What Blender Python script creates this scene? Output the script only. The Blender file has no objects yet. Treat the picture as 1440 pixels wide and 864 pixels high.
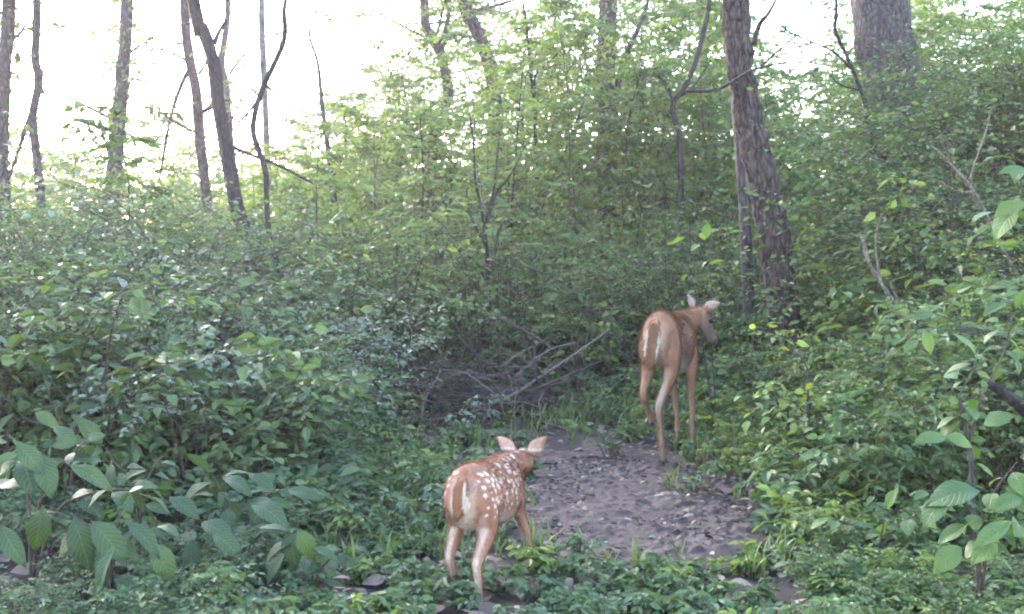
import bpy, math
import numpy as np
from mathutils import Vector, Matrix

# ------------------------------------------------------------------ camera, sky, sun, exposure
scene = bpy.context.scene
R = math.radians
F_PX = 1544.0                       # focal length in pixels of the 1440 px wide photograph
CAM_H = 1.10
PITCH = math.atan(32.0 / F_PX)
cam_data = bpy.data.cameras.new('camera')
cam_data.sensor_width = 36.0
cam_data.lens = 36.0 * F_PX / 1440.0
cam_data.clip_start = 0.05
cam_data.clip_end = 600.0
cam = bpy.data.objects.new('camera', cam_data)
scene.collection.objects.link(cam)
cam.location = (0, 0, CAM_H)
cam.rotation_euler = (math.pi / 2 - PITCH, 0, 0)
scene.camera = cam

SUN_EL, SUN_AZ = 22.0, -34.0        # azimuth measured from +Y (view direction), negative = to the left
world = bpy.data.worlds.new('World')
scene.world = world
world.use_nodes = True
wn = world.node_tree
wn.nodes.clear()
wo = wn.nodes.new('ShaderNodeOutputWorld')
wb = wn.nodes.new('ShaderNodeBackground')
ws = wn.nodes.new('ShaderNodeTexSky')
ws.sky_type = 'NISHITA'
ws.sun_disc = False
ws.sun_elevation = R(SUN_EL)
ws.sun_rotation = R(SUN_AZ)
ws.dust_density = 1.2
ws.air_density = 1.3
ws.ozone_density = 1.0
wb.inputs['Strength'].default_value = 0.15
wn.links.new(ws.outputs[0], wb.inputs[0])
wn.links.new(wb.outputs[0], wo.inputs[0])

sun_data = bpy.data.lights.new('sun', 'SUN')
sun_data.energy = 1.0
sun_data.angle = R(25.0)
sun_data.color = (1.0, 0.93, 0.86)
sun = bpy.data.objects.new('sun', sun_data)
scene.collection.objects.link(sun)
sd = Vector((math.sin(R(SUN_AZ)) * math.cos(R(SUN_EL)), math.cos(R(SUN_AZ)) * math.cos(R(SUN_EL)), math.sin(R(SUN_EL))))
sun.rotation_euler = (-sd).to_track_quat('-Z', 'Y').to_euler()
sun.location = sd * 50

scene.view_settings.view_transform = 'Standard'
scene.view_settings.look = 'None'
scene.view_settings.exposure = 3.95
scene.view_settings.gamma = 1.0
scene.view_settings.use_curve_mapping = False
scene.render.engine = 'CYCLES'
cy = scene.cycles
cy.use_denoising = True
cy.denoiser = 'OPENIMAGEDENOISE'
cy.filter_width = 2.1
cy.use_adaptive_sampling = True
cy.adaptive_threshold = 0.03
cy.max_bounces = 6
cy.diffuse_bounces = 3
cy.glossy_bounces = 2
cy.transmission_bounces = 4
cy.volume_bounces = 0
cy.sample_clamp_indirect = 6.0
cy.caustics_reflective = False
cy.caustics_refractive = False

# ------------------------------------------------------------------ helpers
FW = np.array([0, math.cos(PITCH), -math.sin(PITCH)])
UP = np.array([0, math.sin(PITCH), math.cos(PITCH)])
RT = np.array([1.0, 0, 0])
CAM = np.array([0, 0, CAM_H])


def at(u, v, Y):
    """point at depth Y (metres along +Y) seen at photograph pixel (u, v)"""
    d = FW + RT * ((u - 720.0) / F_PX) + UP * ((432.0 - v) / F_PX)
    return CAM + d * (Y / d[1])


def _hash(ix, iy, iz, seed):
    h = (ix.astype(np.int64) * 374761393 + iy.astype(np.int64) * 668265263 + iz.astype(np.int64) * 2147483647 + seed * 1274126177) & 0xFFFFFFFF
    h = ((h ^ (h >> 13)) * 1274126177) & 0xFFFFFFFF
    return ((h ^ (h >> 16)) & 0xFFFF) / 65535.0


def noise3(x, y, z=None, seed=0):
    x = np.asarray(x, float); y = np.asarray(y, float)
    z = np.zeros_like(x) if z is None else np.asarray(z, float)
    ix, iy, iz = np.floor(x), np.floor(y), np.floor(z)
    fx, fy, fz = x - ix, y - iy, z - iz
    fx = fx * fx * (3 - 2 * fx); fy = fy * fy * (3 - 2 * fy); fz = fz * fz * (3 - 2 * fz)
    r = 0
    for a in (0, 1):
        for b in (0, 1):
            for c in (0, 1):
                w = (fx if a else 1 - fx) * (fy if b else 1 - fy) * (fz if c else 1 - fz)
                r = r + w * _hash(ix + a, iy + b, iz + c, seed)
    return r * 2 - 1


def fbm(x, y, z=None, seed=0, oct=4, gain=0.5):
    r, a, f = 0, 1.0, 1.0
    for o in range(oct):
        r = r + a * noise3(np.asarray(x) * f, np.asarray(y) * f, None if z is None else np.asarray(z) * f, seed + o * 17)
        a *= gain; f *= 2.03
    return r


def ground_z(x, y):
    x = np.asarray(x, float); y = np.asarray(y, float)
    n = fbm(x * 0.35, y * 0.35, seed=3, oct=3) * 0.10
    u = x / np.maximum(y, 1.5)
    flat = np.exp(-(((x - 0.45) / 1.5) ** 2 + ((y - 5.5) / 2.6) ** 2))
    rise = np.clip(y - 11.0, 0, 30) * 0.030
    bank = np.clip(-x - 0.9, 0, 4) * 0.045 + np.clip(x - 1.7, 0, 4) * 0.06
    return n * (1 - flat) + rise + bank * np.exp(-((y - 7) / 6) ** 2)


def gz(x, y):
    return float(ground_z(np.array([x]), np.array([y]))[0])


def norm(a):
    return a / np.maximum(np.linalg.norm(a, axis=-1, keepdims=True), 1e-9)


class Geo:
    """collects triangles with a material slot, leaf uv and optional colour"""
    def __init__(self):
        self.V, self.F, self.M, self.U, self.C, self.n = [], [], [], [], [], 0

    def add(self, V, F, mat=0, uv=None, col=None):
        V = np.asarray(V, float).reshape(-1, 3); F = np.asarray(F, np.int64).reshape(-1, 3)
        self.V.append(V); self.F.append(F + self.n)
        self.M.append(np.full(len(F), mat, np.int32))
        self.U.append(np.zeros((len(V), 2)) if uv is None else np.asarray(uv, float))
        self.C.append(np.ones((len(V), 3)) if col is None else np.asarray(col, float))
        self.n += len(V)

    def arrays(self):
        return np.concatenate(self.V), np.concatenate(self.F), np.concatenate(self.M), np.concatenate(self.U), np.concatenate(self.C)

    def mesh(self, name, mats, smooth=True, color=False):
        V, F, M, U, C = self.arrays()
        return tri_mesh(name, V, F, M, mats, U, C if color else None, smooth)


def tri_mesh(name, V, F, M, mats, U=None, C=None, smooth=True):
    me = bpy.data.meshes.new(name)
    me.vertices.add(len(V)); me.vertices.foreach_set('co', V.astype(np.float32).ravel())
    me.loops.add(len(F) * 3); me.loops.foreach_set('vertex_index', F.astype(np.int32).ravel())
    me.polygons.add(len(F)); me.polygons.foreach_set('loop_start', np.arange(0, len(F) * 3, 3, dtype=np.int32))
    me.polygons.foreach_set('material_index', M.astype(np.int32))
    me.polygons.foreach_set('use_smooth', np.full(len(F), smooth))
    if U is not None:
        a = me.attributes.new('leaf_uv', 'FLOAT_VECTOR', 'POINT')
        a.data.foreach_set('vector', np.concatenate([U, np.zeros((len(U), 1))], 1).astype(np.float32).ravel())
    if C is not None:
        a = me.attributes.new('coat', 'FLOAT_COLOR', 'POINT')
        a.data.foreach_set('color', np.concatenate([C, np.ones((len(C), 1))], 1).astype(np.float32).ravel())
    for m in mats:
        me.materials.append(m)
    me.update(calc_edges=True)
    return me


def link(name, me, parent=None, label=None, cat=None, group=None, kind=None):
    o = bpy.data.objects.new(name, me)
    scene.collection.objects.link(o)
    if parent is not None:
        o.parent = parent
    if label: o['label'] = label
    if cat: o['category'] = cat
    if group: o['group'] = group
    if kind: o['kind'] = kind
    return o


def empty(name, loc, label, cat, group=None):
    o = link(name, None, None, label, cat, group)
    o.location = loc
    o.empty_display_size = 0.1
    return o


def spline(P, n):
    """Catmull-Rom through the points"""
    P = np.asarray(P, float)
    if len(P) == 2:
        t = np.linspace(0, 1, n)[:, None]
        return P[0] * (1 - t) + P[1] * t
    Q = np.concatenate([[2 * P[0] - P[1]], P, [2 * P[-1] - P[-2]]])
    s = np.linspace(0, len(P) - 1 - 1e-6, n); i = s.astype(int); t = (s - i)[:, None]
    a, b, c, d = Q[i], Q[i + 1], Q[i + 2], Q[i + 3]
    return 0.5 * ((2 * b) + (c - a) * t + (2 * a - 5 * b + 4 * c - d) * t ** 2 + (3 * b - a - 3 * c + d) * t ** 3)


def tube(P, rad, sides=6, ridge=None, cap=True):
    P = np.asarray(P, float); n = len(P)
    rad = np.broadcast_to(np.asarray(rad, float), (n,))
    T = norm(np.gradient(P, axis=0))
    a = np.array([1.0, 0, 0]) if abs(T[0][0]) < 0.8 else np.array([0, 1.0, 0])
    A = np.zeros((n, 3)); x = norm(a - T[0] * np.dot(a, T[0]))
    for i in range(n):
        x = x - T[i] * np.dot(x, T[i]); x = x / (np.linalg.norm(x) + 1e-9); A[i] = x
    B = np.cross(T, A)
    th = np.linspace(0, 2 * np.pi, sides, endpoint=False)
    rr = rad[:, None] * np.ones((n, sides))
    if ridge is not None:
        rr = rr * ridge(np.linspace(0, 1, n)[:, None] * np.ones((1, sides)), th[None, :] * np.ones((n, 1)), P)
    V = P[:, None, :] + rr[..., None] * (np.cos(th)[None, :, None] * A[:, None, :] + np.sin(th)[None, :, None] * B[:, None, :])
    i = np.arange(n - 1)[:, None]; j = np.arange(sides)[None, :]; k = (j + 1) % sides
    q0, q1, q2, q3 = i * sides + j, i * sides + k, (i + 1) * sides + k, (i + 1) * sides + j
    Fc = np.concatenate([np.stack([q0, q1, q2], -1).reshape(-1, 3), np.stack([q0, q2, q3], -1).reshape(-1, 3)])
    V = V.reshape(-1, 3)
    if cap:
        V = np.concatenate([V, P[:1], P[-1:]])
        j = np.arange(sides); k = (j + 1) % sides
        Fc = np.concatenate([Fc, np.stack([np.full(sides, n * sides), k, j], -1),
                             np.stack([np.full(sides, n * sides + 1), (n - 1) * sides + j, (n - 1) * sides + k], -1)])
    return V, Fc


# leaf templates in (side, along, normal), length 1
def leaf_template(kind):
    if kind == 'tiny':      # 2 triangles
        V = [(0, 0, 0), (-.27, .45, .06), (0, 1, -.05), (.27, .45, .06)]
        Fc = [(0, 2, 1), (0, 3, 2)]
    elif kind == 'small':   # 4 triangles, folded along the midrib
        V = [(0, 0, 0), (-.25, .28, .07), (-.21, .62, .05), (0, 1, -.10), (.21, .62, .05), (.25, .28, .07)]
        Fc = [(0, 2, 1), (0, 3, 2), (0, 4, 3), (0, 5, 4)]
    elif kind == 'mid':     # 10 triangles, curved
        V = [(0, 0, 0), (0, .33, .03), (0, .68, .0), (0, 1, -.12), (-.21, .18, .05), (-.28, .42, .07), (-.18, .72, .01), (.21, .18, .05), (.28, .42, .07), (.18, .72, .01)]
        Fc = [(0, 1, 4), (4, 1, 5), (1, 2, 5), (5, 2, 6), (2, 3, 6), (0, 7, 1), (7, 8, 1), (1, 8, 2), (8, 9, 2), (2, 9, 3)]
    V = np.array(V, float)
    uv = np.stack([V[:, 0] / .56 + .5, V[:, 1]], 1)
    return V, np.array(Fc), uv


TEMPL = {k: leaf_template(k) for k in ('tiny', 'small', 'mid')}


def add_leaves(g, P, D, N, S, kind='small', mat=0, width=1.0):
    TV, TF, TU = TEMPL[kind]
    P = np.asarray(P, float); n = len(P)
    if n == 0: return
    D = norm(np.asarray(D, float)); X = norm(np.cross(D, np.asarray(N, float))); Z = np.cross(X, D)
    S = np.broadcast_to(np.asarray(S, float), (n,)); W = np.broadcast_to(np.asarray(width, float), (n,))
    V = P[:, None, :] + S[:, None, None] * (TV[None, :, 0, None] * W[:, None, None] * X[:, None, :] + TV[None, :, 1, None] * D[:, None, :] + TV[None, :, 2, None] * Z[:, None, :])
    k = len(TV)
    Fc = TF[None] + (np.arange(n) * k)[:, None, None]
    g.add(V.reshape(-1, 3), Fc.reshape(-1, 3), mat, np.tile(TU, (n, 1)))


def twig_leaves(rng, path, n, size, jitter=0.4, droop=0.25, start=0.15):
    """alternate leaves along a twig, held roughly flat"""
    L = len(path) - 1
    t = start + (1 - start) * (np.arange(n) + rng.uniform(-.3, .3, n)) / max(n - 1, 1)
    t = np.clip(t, 0, 1) * L
    i = np.minimum(t.astype(int), L - 1); f = (t - i)[:, None]
    P = path[i] * (1 - f) + path[i + 1] * f
    T = norm(path[i + 1] - path[i])
    side = norm(np.cross(T, np.array([0, 0, 1.0])) + rng.normal(0, .05, (n, 3)))
    sg = np.where(np.arange(n) % 2 == 0, 1.0, -1.0)[:, None]
    D = norm(T * rng.uniform(.25, .8, (n, 1)) + side * sg + rng.normal(0, jitter * .5, (n, 3)) - np.array([0, 0, 1.0]) * droop * rng.uniform(.2, 1.6, (n, 1)))
    D[-1] = norm(T[-1] - np.array([0, 0, droop]))
    N = norm(np.array([0, 0, 1.0]) + rng.normal(0, jitter, (n, 3)))
    S = size * rng.uniform(.55, 1.25, n)
    return P, D, N, S


def shrub(g, rng, base, h, spread, stems, twigs, leaves, size, kind='small', wood=0, leafm=1, lean=(0, 0), sides=4, arch=0.5, rad=0.008, low=0.2, jitter=0.55):
    """a multi-stemmed shrub: arching stems, side twigs and leaves set along them"""
    base = np.asarray(base, float)
    for s in range(stems):
        az = rng.uniform(0, 2 * np.pi); r = spread * np.sqrt(rng.uniform(.02, 1))
        hh = h * rng.uniform(.62, 1.05) * (1 - .25 * (r / max(spread, 1e-3)) ** 2)
        tip = np.array([math.cos(az) * r + lean[0], math.sin(az) * r + lean[1], hh])
        b0 = base + np.array([math.cos(az), math.sin(az), 0]) * spread * .12 * rng.uniform(0, 1)
        mid = tip * np.array([.32, .32, .55 + .2 * arch]) + np.append(rng.normal(0, .04 * h, 2), 0)
        pth = spline([b0, base + mid, base + tip * np.array([.75, .75, .9]), base + tip + np.array([math.cos(az), math.sin(az), -.35 * arch]) * .12 * h], 9)
        rr = np.linspace(rad * (.7 + h * .4), rad * .25, 9)
        g.add(*tube(pth, rr, sides, cap=False), wood)
        for k in range(twigs):
            t = rng.uniform(low, 1) * 8; i = min(int(t), 7)
            p = pth[i] + (pth[i + 1] - pth[i]) * (t - i)
            a2 = az + rng.normal(0, 1.3)
            ln = h * rng.uniform(.16, .34)
            d = np.array([math.cos(a2), math.sin(a2), rng.uniform(-.15, .65)])
            q = spline([p, p + d * ln * .5 + rng.normal(0, .02 * h, 3), p + d * ln + np.array([0, 0, -.18 * ln]) + rng.normal(0, .03 * h, 3)], 5)
            g.add(*tube(q, np.linspace(rad * .4, rad * .15, 5), 3, cap=False), wood)
            n = max(3, int(leaves * rng.uniform(.6, 1.3)))
            add_leaves(g, *twig_leaves(rng, q, n, size, jitter), kind, leafm)


def sapling(g, rng, base, h, spread, twigs, leaves, size, kind='tiny', wood=0, leafm=1, rad=0.02, low=0.25, lean=(0, 0), sides=5, flat=0.25):
    """single slender stem with tiers of nearly level sprays"""
    base = np.asarray(base, float)
    top = base + np.array([lean[0], lean[1], h])
    pth = spline([base, base + (top - base) * .35 + np.append(rng.normal(0, .03 * h, 2), 0), base + (top - base) * .7 + np.append(rng.normal(0, .04 * h, 2), 0), top], 12)
    g.add(*tube(pth, np.linspace(rad, rad * .25, 12), sides, cap=False), wood)
    for k in range(twigs):
        t = rng.uniform(low, 1); i = min(int(t * 11), 10)
        p = pth[i] + (pth[i + 1] - pth[i]) * (t * 11 - i)
        a = rng.uniform(0, 2 * np.pi); ln = spread * rng.uniform(.45, 1.1) * (1.08 - .5 * t)
        d = np.array([math.cos(a), math.sin(a), rng.normal(.12, flat)])
        q = spline([p, p + d * ln * .5 + rng.normal(0, .06 * ln, 3), p + d * ln + np.array([0, 0, -.12 * ln]) + rng.normal(0, .08 * ln, 3)], 6)
        g.add(*tube(q, np.linspace(rad * .35, rad * .1, 6), 3, cap=False), wood)
        subs = 4
        for m in range(subs):
            j = 1 + m; a2 = a + rng.choice([-1, 1]) * rng.uniform(.4, 1.1)
            l2 = ln * rng.uniform(.25, .5)
            d2 = np.array([math.cos(a2), math.sin(a2), rng.normal(.05, .2)])
            s = spline([q[j], q[j] + d2 * l2 * .5, q[j] + d2 * l2 - np.array([0, 0, .1 * l2])], 4)
            add_leaves(g, *twig_leaves(rng, s, max(3, int(leaves * rng.uniform(.6, 1.2))), size, .75), kind, leafm)
        add_leaves(g, *twig_leaves(rng, q, leaves, size, .75, start=.4), kind, leafm)


# ------------------------------------------------------------------ materials
def new_mat(name):
    m = bpy.data.materials.new(name); m.use_nodes = True
    nt = m.node_tree; nt.nodes.clear()
    out = nt.nodes.new('ShaderNodeOutputMaterial')
    return m, nt, out


def node(nt, typ, **kw):
    n = nt.nodes.new(typ)
    for k, v in kw.items():
        if k in n.inputs: n.inputs[k].default_value = v
        else: setattr(n, k, v)
    return n


def ramp(nt, fac, stops):
    r = nt.nodes.new('ShaderNodeValToRGB')
    el = r.color_ramp.elements
    while len(el) < len(stops): el.new(.5)
    for e, (p, c) in zip(el, stops):
        e.position = p; e.color = (*c, 1)
    nt.links.new(fac, r.inputs[0])
    return r.outputs[0]


def leaf_material(name, cols, trans=0.35, rough=0.45, spec=0.5, veins=False, tcol=(1.25, 1.25, .6)):
    m, nt, out = new_mat(name)
    L = nt.links.new
    geo = node(nt, 'ShaderNodeNewGeometry'); oi = node(nt, 'ShaderNodeObjectInfo')
    ad = node(nt, 'ShaderNodeMath', operation='ADD'); L(geo.outputs['Random Per Island'], ad.inputs[0]); L(oi.outputs['Random'], ad.inputs[1])
    fr = node(nt, 'ShaderNodeMath', operation='FRACT'); L(ad.outputs[0], fr.inputs[0])
    n = len(cols)
    col = ramp(nt, fr.outputs[0], [(i / (n - 1), c) for i, c in enumerate(cols)])
    tc = node(nt, 'ShaderNodeTexCoord')
    nz = node(nt, 'ShaderNodeTexNoise', Scale=14.0, Detail=3.0); L(tc.outputs['Object'], nz.inputs['Vector'])
    mm = node(nt, 'ShaderNodeMapRange'); mm.inputs['To Min'].default_value = .75; mm.inputs['To Max'].default_value = 1.25
    L(nz.outputs[0], mm.inputs['Value'])
    mx = node(nt, 'ShaderNodeMix', data_type='RGBA', blend_type='MULTIPLY'); mx.inputs[0].default_value = 1
    L(col, mx.inputs[6]); L(mm.outputs[0], mx.inputs[7])
    col = mx.outputs[2]
    pr = node(nt, 'ShaderNodeBsdfPrincipled', Roughness=rough)
    pr.inputs['Specular IOR Level'].default_value = spec
    if veins:
        at_ = node(nt, 'ShaderNodeAttribute', attribute_name='leaf_uv')
        sp = node(nt, 'ShaderNodeSeparateXYZ'); L(at_.outputs['Vector'], sp.inputs[0])
        sx = node(nt, 'ShaderNodeMath', operation='SUBTRACT'); L(sp.outputs[0], sx.inputs[0]); sx.inputs[1].default_value = .5
        ab = node(nt, 'ShaderNodeMath', operation='ABSOLUTE'); L(sx.outputs[0], ab.inputs[0])
        # side veins run forward from the midrib
        k1 = node(nt, 'ShaderNodeMath', operation='MULTIPLY'); L(ab.outputs[0], k1.inputs[0]); k1.inputs[1].default_value = -.55
        k2 = node(nt, 'ShaderNodeMath', operation='ADD'); L(sp.outputs[1], k2.inputs[0]); L(k1.outputs[0], k2.inputs[1])
        k3 = node(nt, 'ShaderNodeMath', operation='MULTIPLY'); L(k2.outputs[0], k3.inputs[0]); k3.inputs[1].default_value = 9.0
        k4 = node(nt, 'ShaderNodeMath', operation='PINGPONG'); L(k3.outputs[0], k4.inputs[0]); k4.inputs[1].default_value = .5
        v1 = node(nt, 'ShaderNodeMapRange'); L(k4.outputs[0], v1.inputs['Value']); v1.inputs['From Max'].default_value = .16; v1.inputs['To Min'].default_value = 1; v1.inputs['To Max'].default_value = 0
        v2 = node(nt, 'ShaderNodeMapRange'); L(ab.outputs[0], v2.inputs['Value']); v2.inputs['From Max'].default_value = .045; v2.inputs['To Min'].default_value = 1; v2.inputs['To Max'].default_value = 0
        vm = node(nt, 'ShaderNodeMath', operation='MAXIMUM'); L(v1.outputs[0], vm.inputs[0]); L(v2.outputs[0], vm.inputs[1])
        vs = node(nt, 'ShaderNodeMath', operation='MULTIPLY'); L(vm.outputs[0], vs.inputs[0]); vs.inputs[1].default_value = .45
        mv = node(nt, 'ShaderNodeMix', data_type='RGBA'); L(vs.outputs[0], mv.inputs[0]); L(col, mv.inputs[6]); mv.inputs[7].default_value = (.09, .14, .06, 1)
        col = mv.outputs[2]
        bp = node(nt, 'ShaderNodeBump', Strength=.5, Distance=.004); bp.invert = True
        L(vm.outputs[0], bp.inputs['Height']); L(bp.outputs[0], pr.inputs['Normal'])
    if veins:
        sn = node(nt, 'ShaderNodeTexNoise', Scale=7.0, Detail=4.0, Roughness=.7); L(tc.outputs['Object'], sn.inputs['Vector'])
        wv = node(nt, 'ShaderNodeMath', operation='MULTIPLY_ADD'); L(oi.outputs['Random'], wv.inputs[0]); wv.inputs[1].default_value = 9.0; wv.inputs[2].default_value = 0.0
        sn.noise_dimensions = '4D'; L(wv.outputs[0], sn.inputs['W'])
        sr = node(nt, 'ShaderNodeMapRange'); sr.inputs['From Min'].default_value = .63; sr.inputs['From Max'].default_value = .72; L(sn.outputs[0], sr.inputs['Value'])
        sm = node(nt, 'ShaderNodeMix', data_type='RGBA'); L(sr.outputs[0], sm.inputs[0]); L(col, sm.inputs[6]); sm.inputs[7].default_value = (.075, .062, .026, 1)
        col = sm.outputs[2]
    L(col, pr.inputs['Base Color'])
    tr = node(nt, 'ShaderNodeBsdfTranslucent')
    tm = node(nt, 'ShaderNodeMix', data_type='RGBA', blend_type='MULTIPLY'); tm.inputs[0].default_value = 1; L(col, tm.inputs[6]); tm.inputs[7].default_value = (*tcol, 1)
    L(tm.outputs[2], tr.inputs[0])
    ms = node(nt, 'ShaderNodeMixShader'); ms.inputs[0].default_value = trans
    L(pr.outputs[0], ms.inputs[1]); L(tr.outputs[0], ms.inputs[2]); L(ms.outputs[0], out.inputs[0])
    return m


def bark_material(name, dark, light, scale=18.0, moss=None, bump=.6):
    m, nt, out = new_mat(name); L = nt.links.new
    tc = node(nt, 'ShaderNodeTexCoord')
    mp = node(nt, 'ShaderNodeMapping'); mp.inputs['Scale'].default_value = (1, 1, .42); L(tc.outputs['Object'], mp.inputs[0])
    n1 = node(nt, 'ShaderNodeTexNoise', Scale=scale, Detail=6.0, Roughness=.65); L(mp.outputs[0], n1.inputs['Vector'])
    v1 = node(nt, 'ShaderNodeTexVoronoi', Scale=scale * 1.2); v1.feature = 'DISTANCE_TO_EDGE'; L(mp.outputs[0], v1.inputs['Vector'])
    mul = node(nt, 'ShaderNodeMath', operation='MULTIPLY_ADD'); L(v1.outputs['Distance'], mul.inputs[0]); mul.inputs[1].default_value = .9; L(n1.outputs[0], mul.inputs[2])
    mid = tuple((a + b) / 2 for a, b in zip(dark, light))
    col = ramp(nt, mul.outputs[0], [(.42, dark), (.62, mid), (.85, light)])
    if moss:
        n2 = node(nt, 'ShaderNodeTexNoise', Scale=3.2, Detail=5.0); L(tc.outputs['Object'], n2.inputs['Vector'])
        mr = node(nt, 'ShaderNodeMapRange'); mr.inputs['From Min'].default_value = .52; mr.inputs['From Max'].default_value = .68; L(n2.outputs[0], mr.inputs['Value'])
        mx = node(nt, 'ShaderNodeMix', data_type='RGBA'); L(mr.outputs[0], mx.inputs[0]); L(col, mx.inputs[6]); mx.inputs[7].default_value = (*moss, 1)
        col = mx.outputs[2]
    pr = node(nt, 'ShaderNodeBsdfPrincipled', Roughness=.9); pr.inputs['Specular IOR Level'].default_value = .25
    L(col, pr.inputs['Base Color'])
    bp = node(nt, 'ShaderNodeBump', Strength=bump, Distance=.02); L(mul.outputs[0], bp.inputs['Height']); L(bp.outputs[0], pr.inputs['Normal'])
    L(pr.outputs[0], out.inputs[0])
    return m


def soil_material(name, c, scale=9.0, wet=.2, bump=.5):
    m, nt, out = new_mat(name); L = nt.links.new
    tc = node(nt, 'ShaderNodeTexCoord')
    n1 = node(nt, 'ShaderNodeTexNoise', Scale=scale, Detail=8.0, Roughness=.65); L(tc.outputs['Object'], n1.inputs['Vector'])
    n2 = node(nt, 'ShaderNodeTexNoise', Scale=scale * 7, Detail=5.0, Roughness=.6); L(tc.outputs['Object'], n2.inputs['Vector'])
    n3 = node(nt, 'ShaderNodeTexNoise', Scale=1.4, Detail=3.0); L(tc.outputs['Object'], n3.inputs['Vector'])
    ad = node(nt, 'ShaderNodeMath', operation='MULTIPLY_ADD'); L(n2.outputs[0], ad.inputs[0]); ad.inputs[1].default_value = .5; L(n1.outputs[0], ad.inputs[2])
    col = ramp(nt, ad.outputs[0], [(.50, c[0]), (.75, c[1]), (1.0, c[2])])
    pr = node(nt, 'ShaderNodeBsdfPrincipled'); pr.inputs['Specular IOR Level'].default_value = .22
    mr = node(nt, 'ShaderNodeMapRange'); mr.inputs['From Min'].default_value = .4; mr.inputs['From Max'].default_value = .65
    mr.inputs['To Min'].default_value = .9 - wet; mr.inputs['To Max'].default_value = .92; L(n3.outputs[0], mr.inputs['Value'])
    L(mr.outputs[0], pr.inputs['Roughness']); L(col, pr.inputs['Base Color'])
    bp = node(nt, 'ShaderNodeBump', Strength=bump, Distance=.015); L(ad.outputs[0], bp.inputs['Height']); L(bp.outputs[0], pr.inputs['Normal'])
    L(pr.outputs[0], out.inputs[0])
    return m


def coat_material(name, rough=.75, bump=.5):
    m, nt, out = new_mat(name); L = nt.links.new
    a = node(nt, 'ShaderNodeAttribute', attribute_name='coat')
    tc = node(nt, 'ShaderNodeTexCoord')
    mp = node(nt, 'ShaderNodeMapping'); mp.inputs['Scale'].default_value = (1, .25, .6); L(tc.outputs['Object'], mp.inputs[0])
    n1 = node(nt, 'ShaderNodeTexNoise', Scale=170.0, Detail=3.0); L(mp.outputs[0], n1.inputs['Vector'])
    mr = node(nt, 'ShaderNodeMapRange'); mr.inputs['To Min'].default_value = .7; mr.inputs['To Max'].default_value = 1.3; L(n1.outputs[0], mr.inputs['Value'])
    mx = node(nt, 'ShaderNodeMix', data_type='RGBA', blend_type='MULTIPLY'); mx.inputs[0].default_value = 1
    L(a.outputs['Color'], mx.inputs[6]); L(mr.outputs[0], mx.inputs[7])
    pr = node(nt, 'ShaderNodeBsdfPrincipled', Roughness=rough); pr.inputs['Specular IOR Level'].default_value = .12
    pr.inputs['Sheen Weight'].default_value = .06; pr.inputs['Sheen Roughness'].default_value = .4
    L(mx.outputs[2], pr.inputs['Base Color'])
    bp = node(nt, 'ShaderNodeBump', Strength=bump, Distance=.004); L(n1.outputs[0], bp.inputs['Height']); L(bp.outputs[0], pr.inputs['Normal'])
    L(pr.outputs[0], out.inputs[0])
    return m


def plain(name, col, rough=.6, var=.25, scale=20.0):
    m, nt, out = new_mat(name); L = nt.links.new
    tc = node(nt, 'ShaderNodeTexCoord'); n1 = node(nt, 'ShaderNodeTexNoise', Scale=scale, Detail=4.0); L(tc.outputs['Object'], n1.inputs['Vector'])
    c = ramp(nt, n1.outputs[0], [(.3, tuple(x * (1 - var) for x in col)), (.7, tuple(min(1, x * (1 + var)) for x in col))])
    pr = node(nt, 'ShaderNodeBsdfPrincipled', Roughness=rough); L(c, pr.inputs['Base Color']); L(pr.outputs[0], out.inputs[0])
    return m


M_leaf_left = leaf_material('leaf_blue_green', [(.035, .062, .036), (.055, .088, .050), (.050, .090, .040), (.075, .110, .062), (.060, .085, .035)], .32, .62, .30)
M_leaf_right = leaf_material('leaf_mid_green', [(.038, .070, .028), (.058, .098, .038), (.046, .084, .036), (.080, .120, .044), (.055, .076, .036)], .38, .62, .30)
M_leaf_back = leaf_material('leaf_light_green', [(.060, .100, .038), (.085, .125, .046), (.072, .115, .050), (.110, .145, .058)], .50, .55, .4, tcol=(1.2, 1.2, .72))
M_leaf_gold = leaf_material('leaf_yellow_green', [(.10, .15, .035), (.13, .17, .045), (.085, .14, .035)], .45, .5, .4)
M_leaf_silver = leaf_material('leaf_silvery', [(.075, .105, .080), (.095, .125, .095), (.060, .092, .070)], .28, .50, .45)
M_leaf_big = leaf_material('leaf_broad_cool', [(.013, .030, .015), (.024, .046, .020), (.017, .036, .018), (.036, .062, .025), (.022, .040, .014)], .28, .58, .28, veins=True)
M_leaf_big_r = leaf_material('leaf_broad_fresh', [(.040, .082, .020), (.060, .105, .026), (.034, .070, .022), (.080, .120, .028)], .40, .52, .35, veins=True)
M_grass = leaf_material('grass_blade', [(.045, .085, .022), (.075, .120, .030), (.095, .130, .035), (.060, .095, .028)], .35, .5, .4)
M_litter = leaf_material('dead_leaf', [(.06, .04, .03), (.10, .07, .055), (.045, .03, .025), (.17, .125, .105), (.085, .05, .035)], .1, .7, .3, tcol=(1, .8, .6))
M_bark = bark_material('bark_brown', (.008, .006, .0065), (.072, .052, .050), 22, bump=1.0)
M_bark_dark = bark_material('bark_dark', (.008, .006, .007), (.034, .026, .027), 24)
M_bark_grey = bark_material('bark_grey', (.012, .0095, .011), (.066, .053, .057), 20, bump=.9)
M_bark_pale = bark_material('bark_pale', (.030, .027, .029), (.13, .122, .128), 20, moss=(.03, .03, .028))
M_twig = bark_material('twig_brown', (.020, .015, .0135), (.062, .046, .040), 60)
M_dead = bark_material('dead_wood_pale', (.045, .032, .029), (.15, .115, .107), 50)
M_log = bark_material('log_rotten', (.005, .0035, .004), (.026, .018, .018), 12, moss=(.010, .012, .007), bump=1.0)
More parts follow.
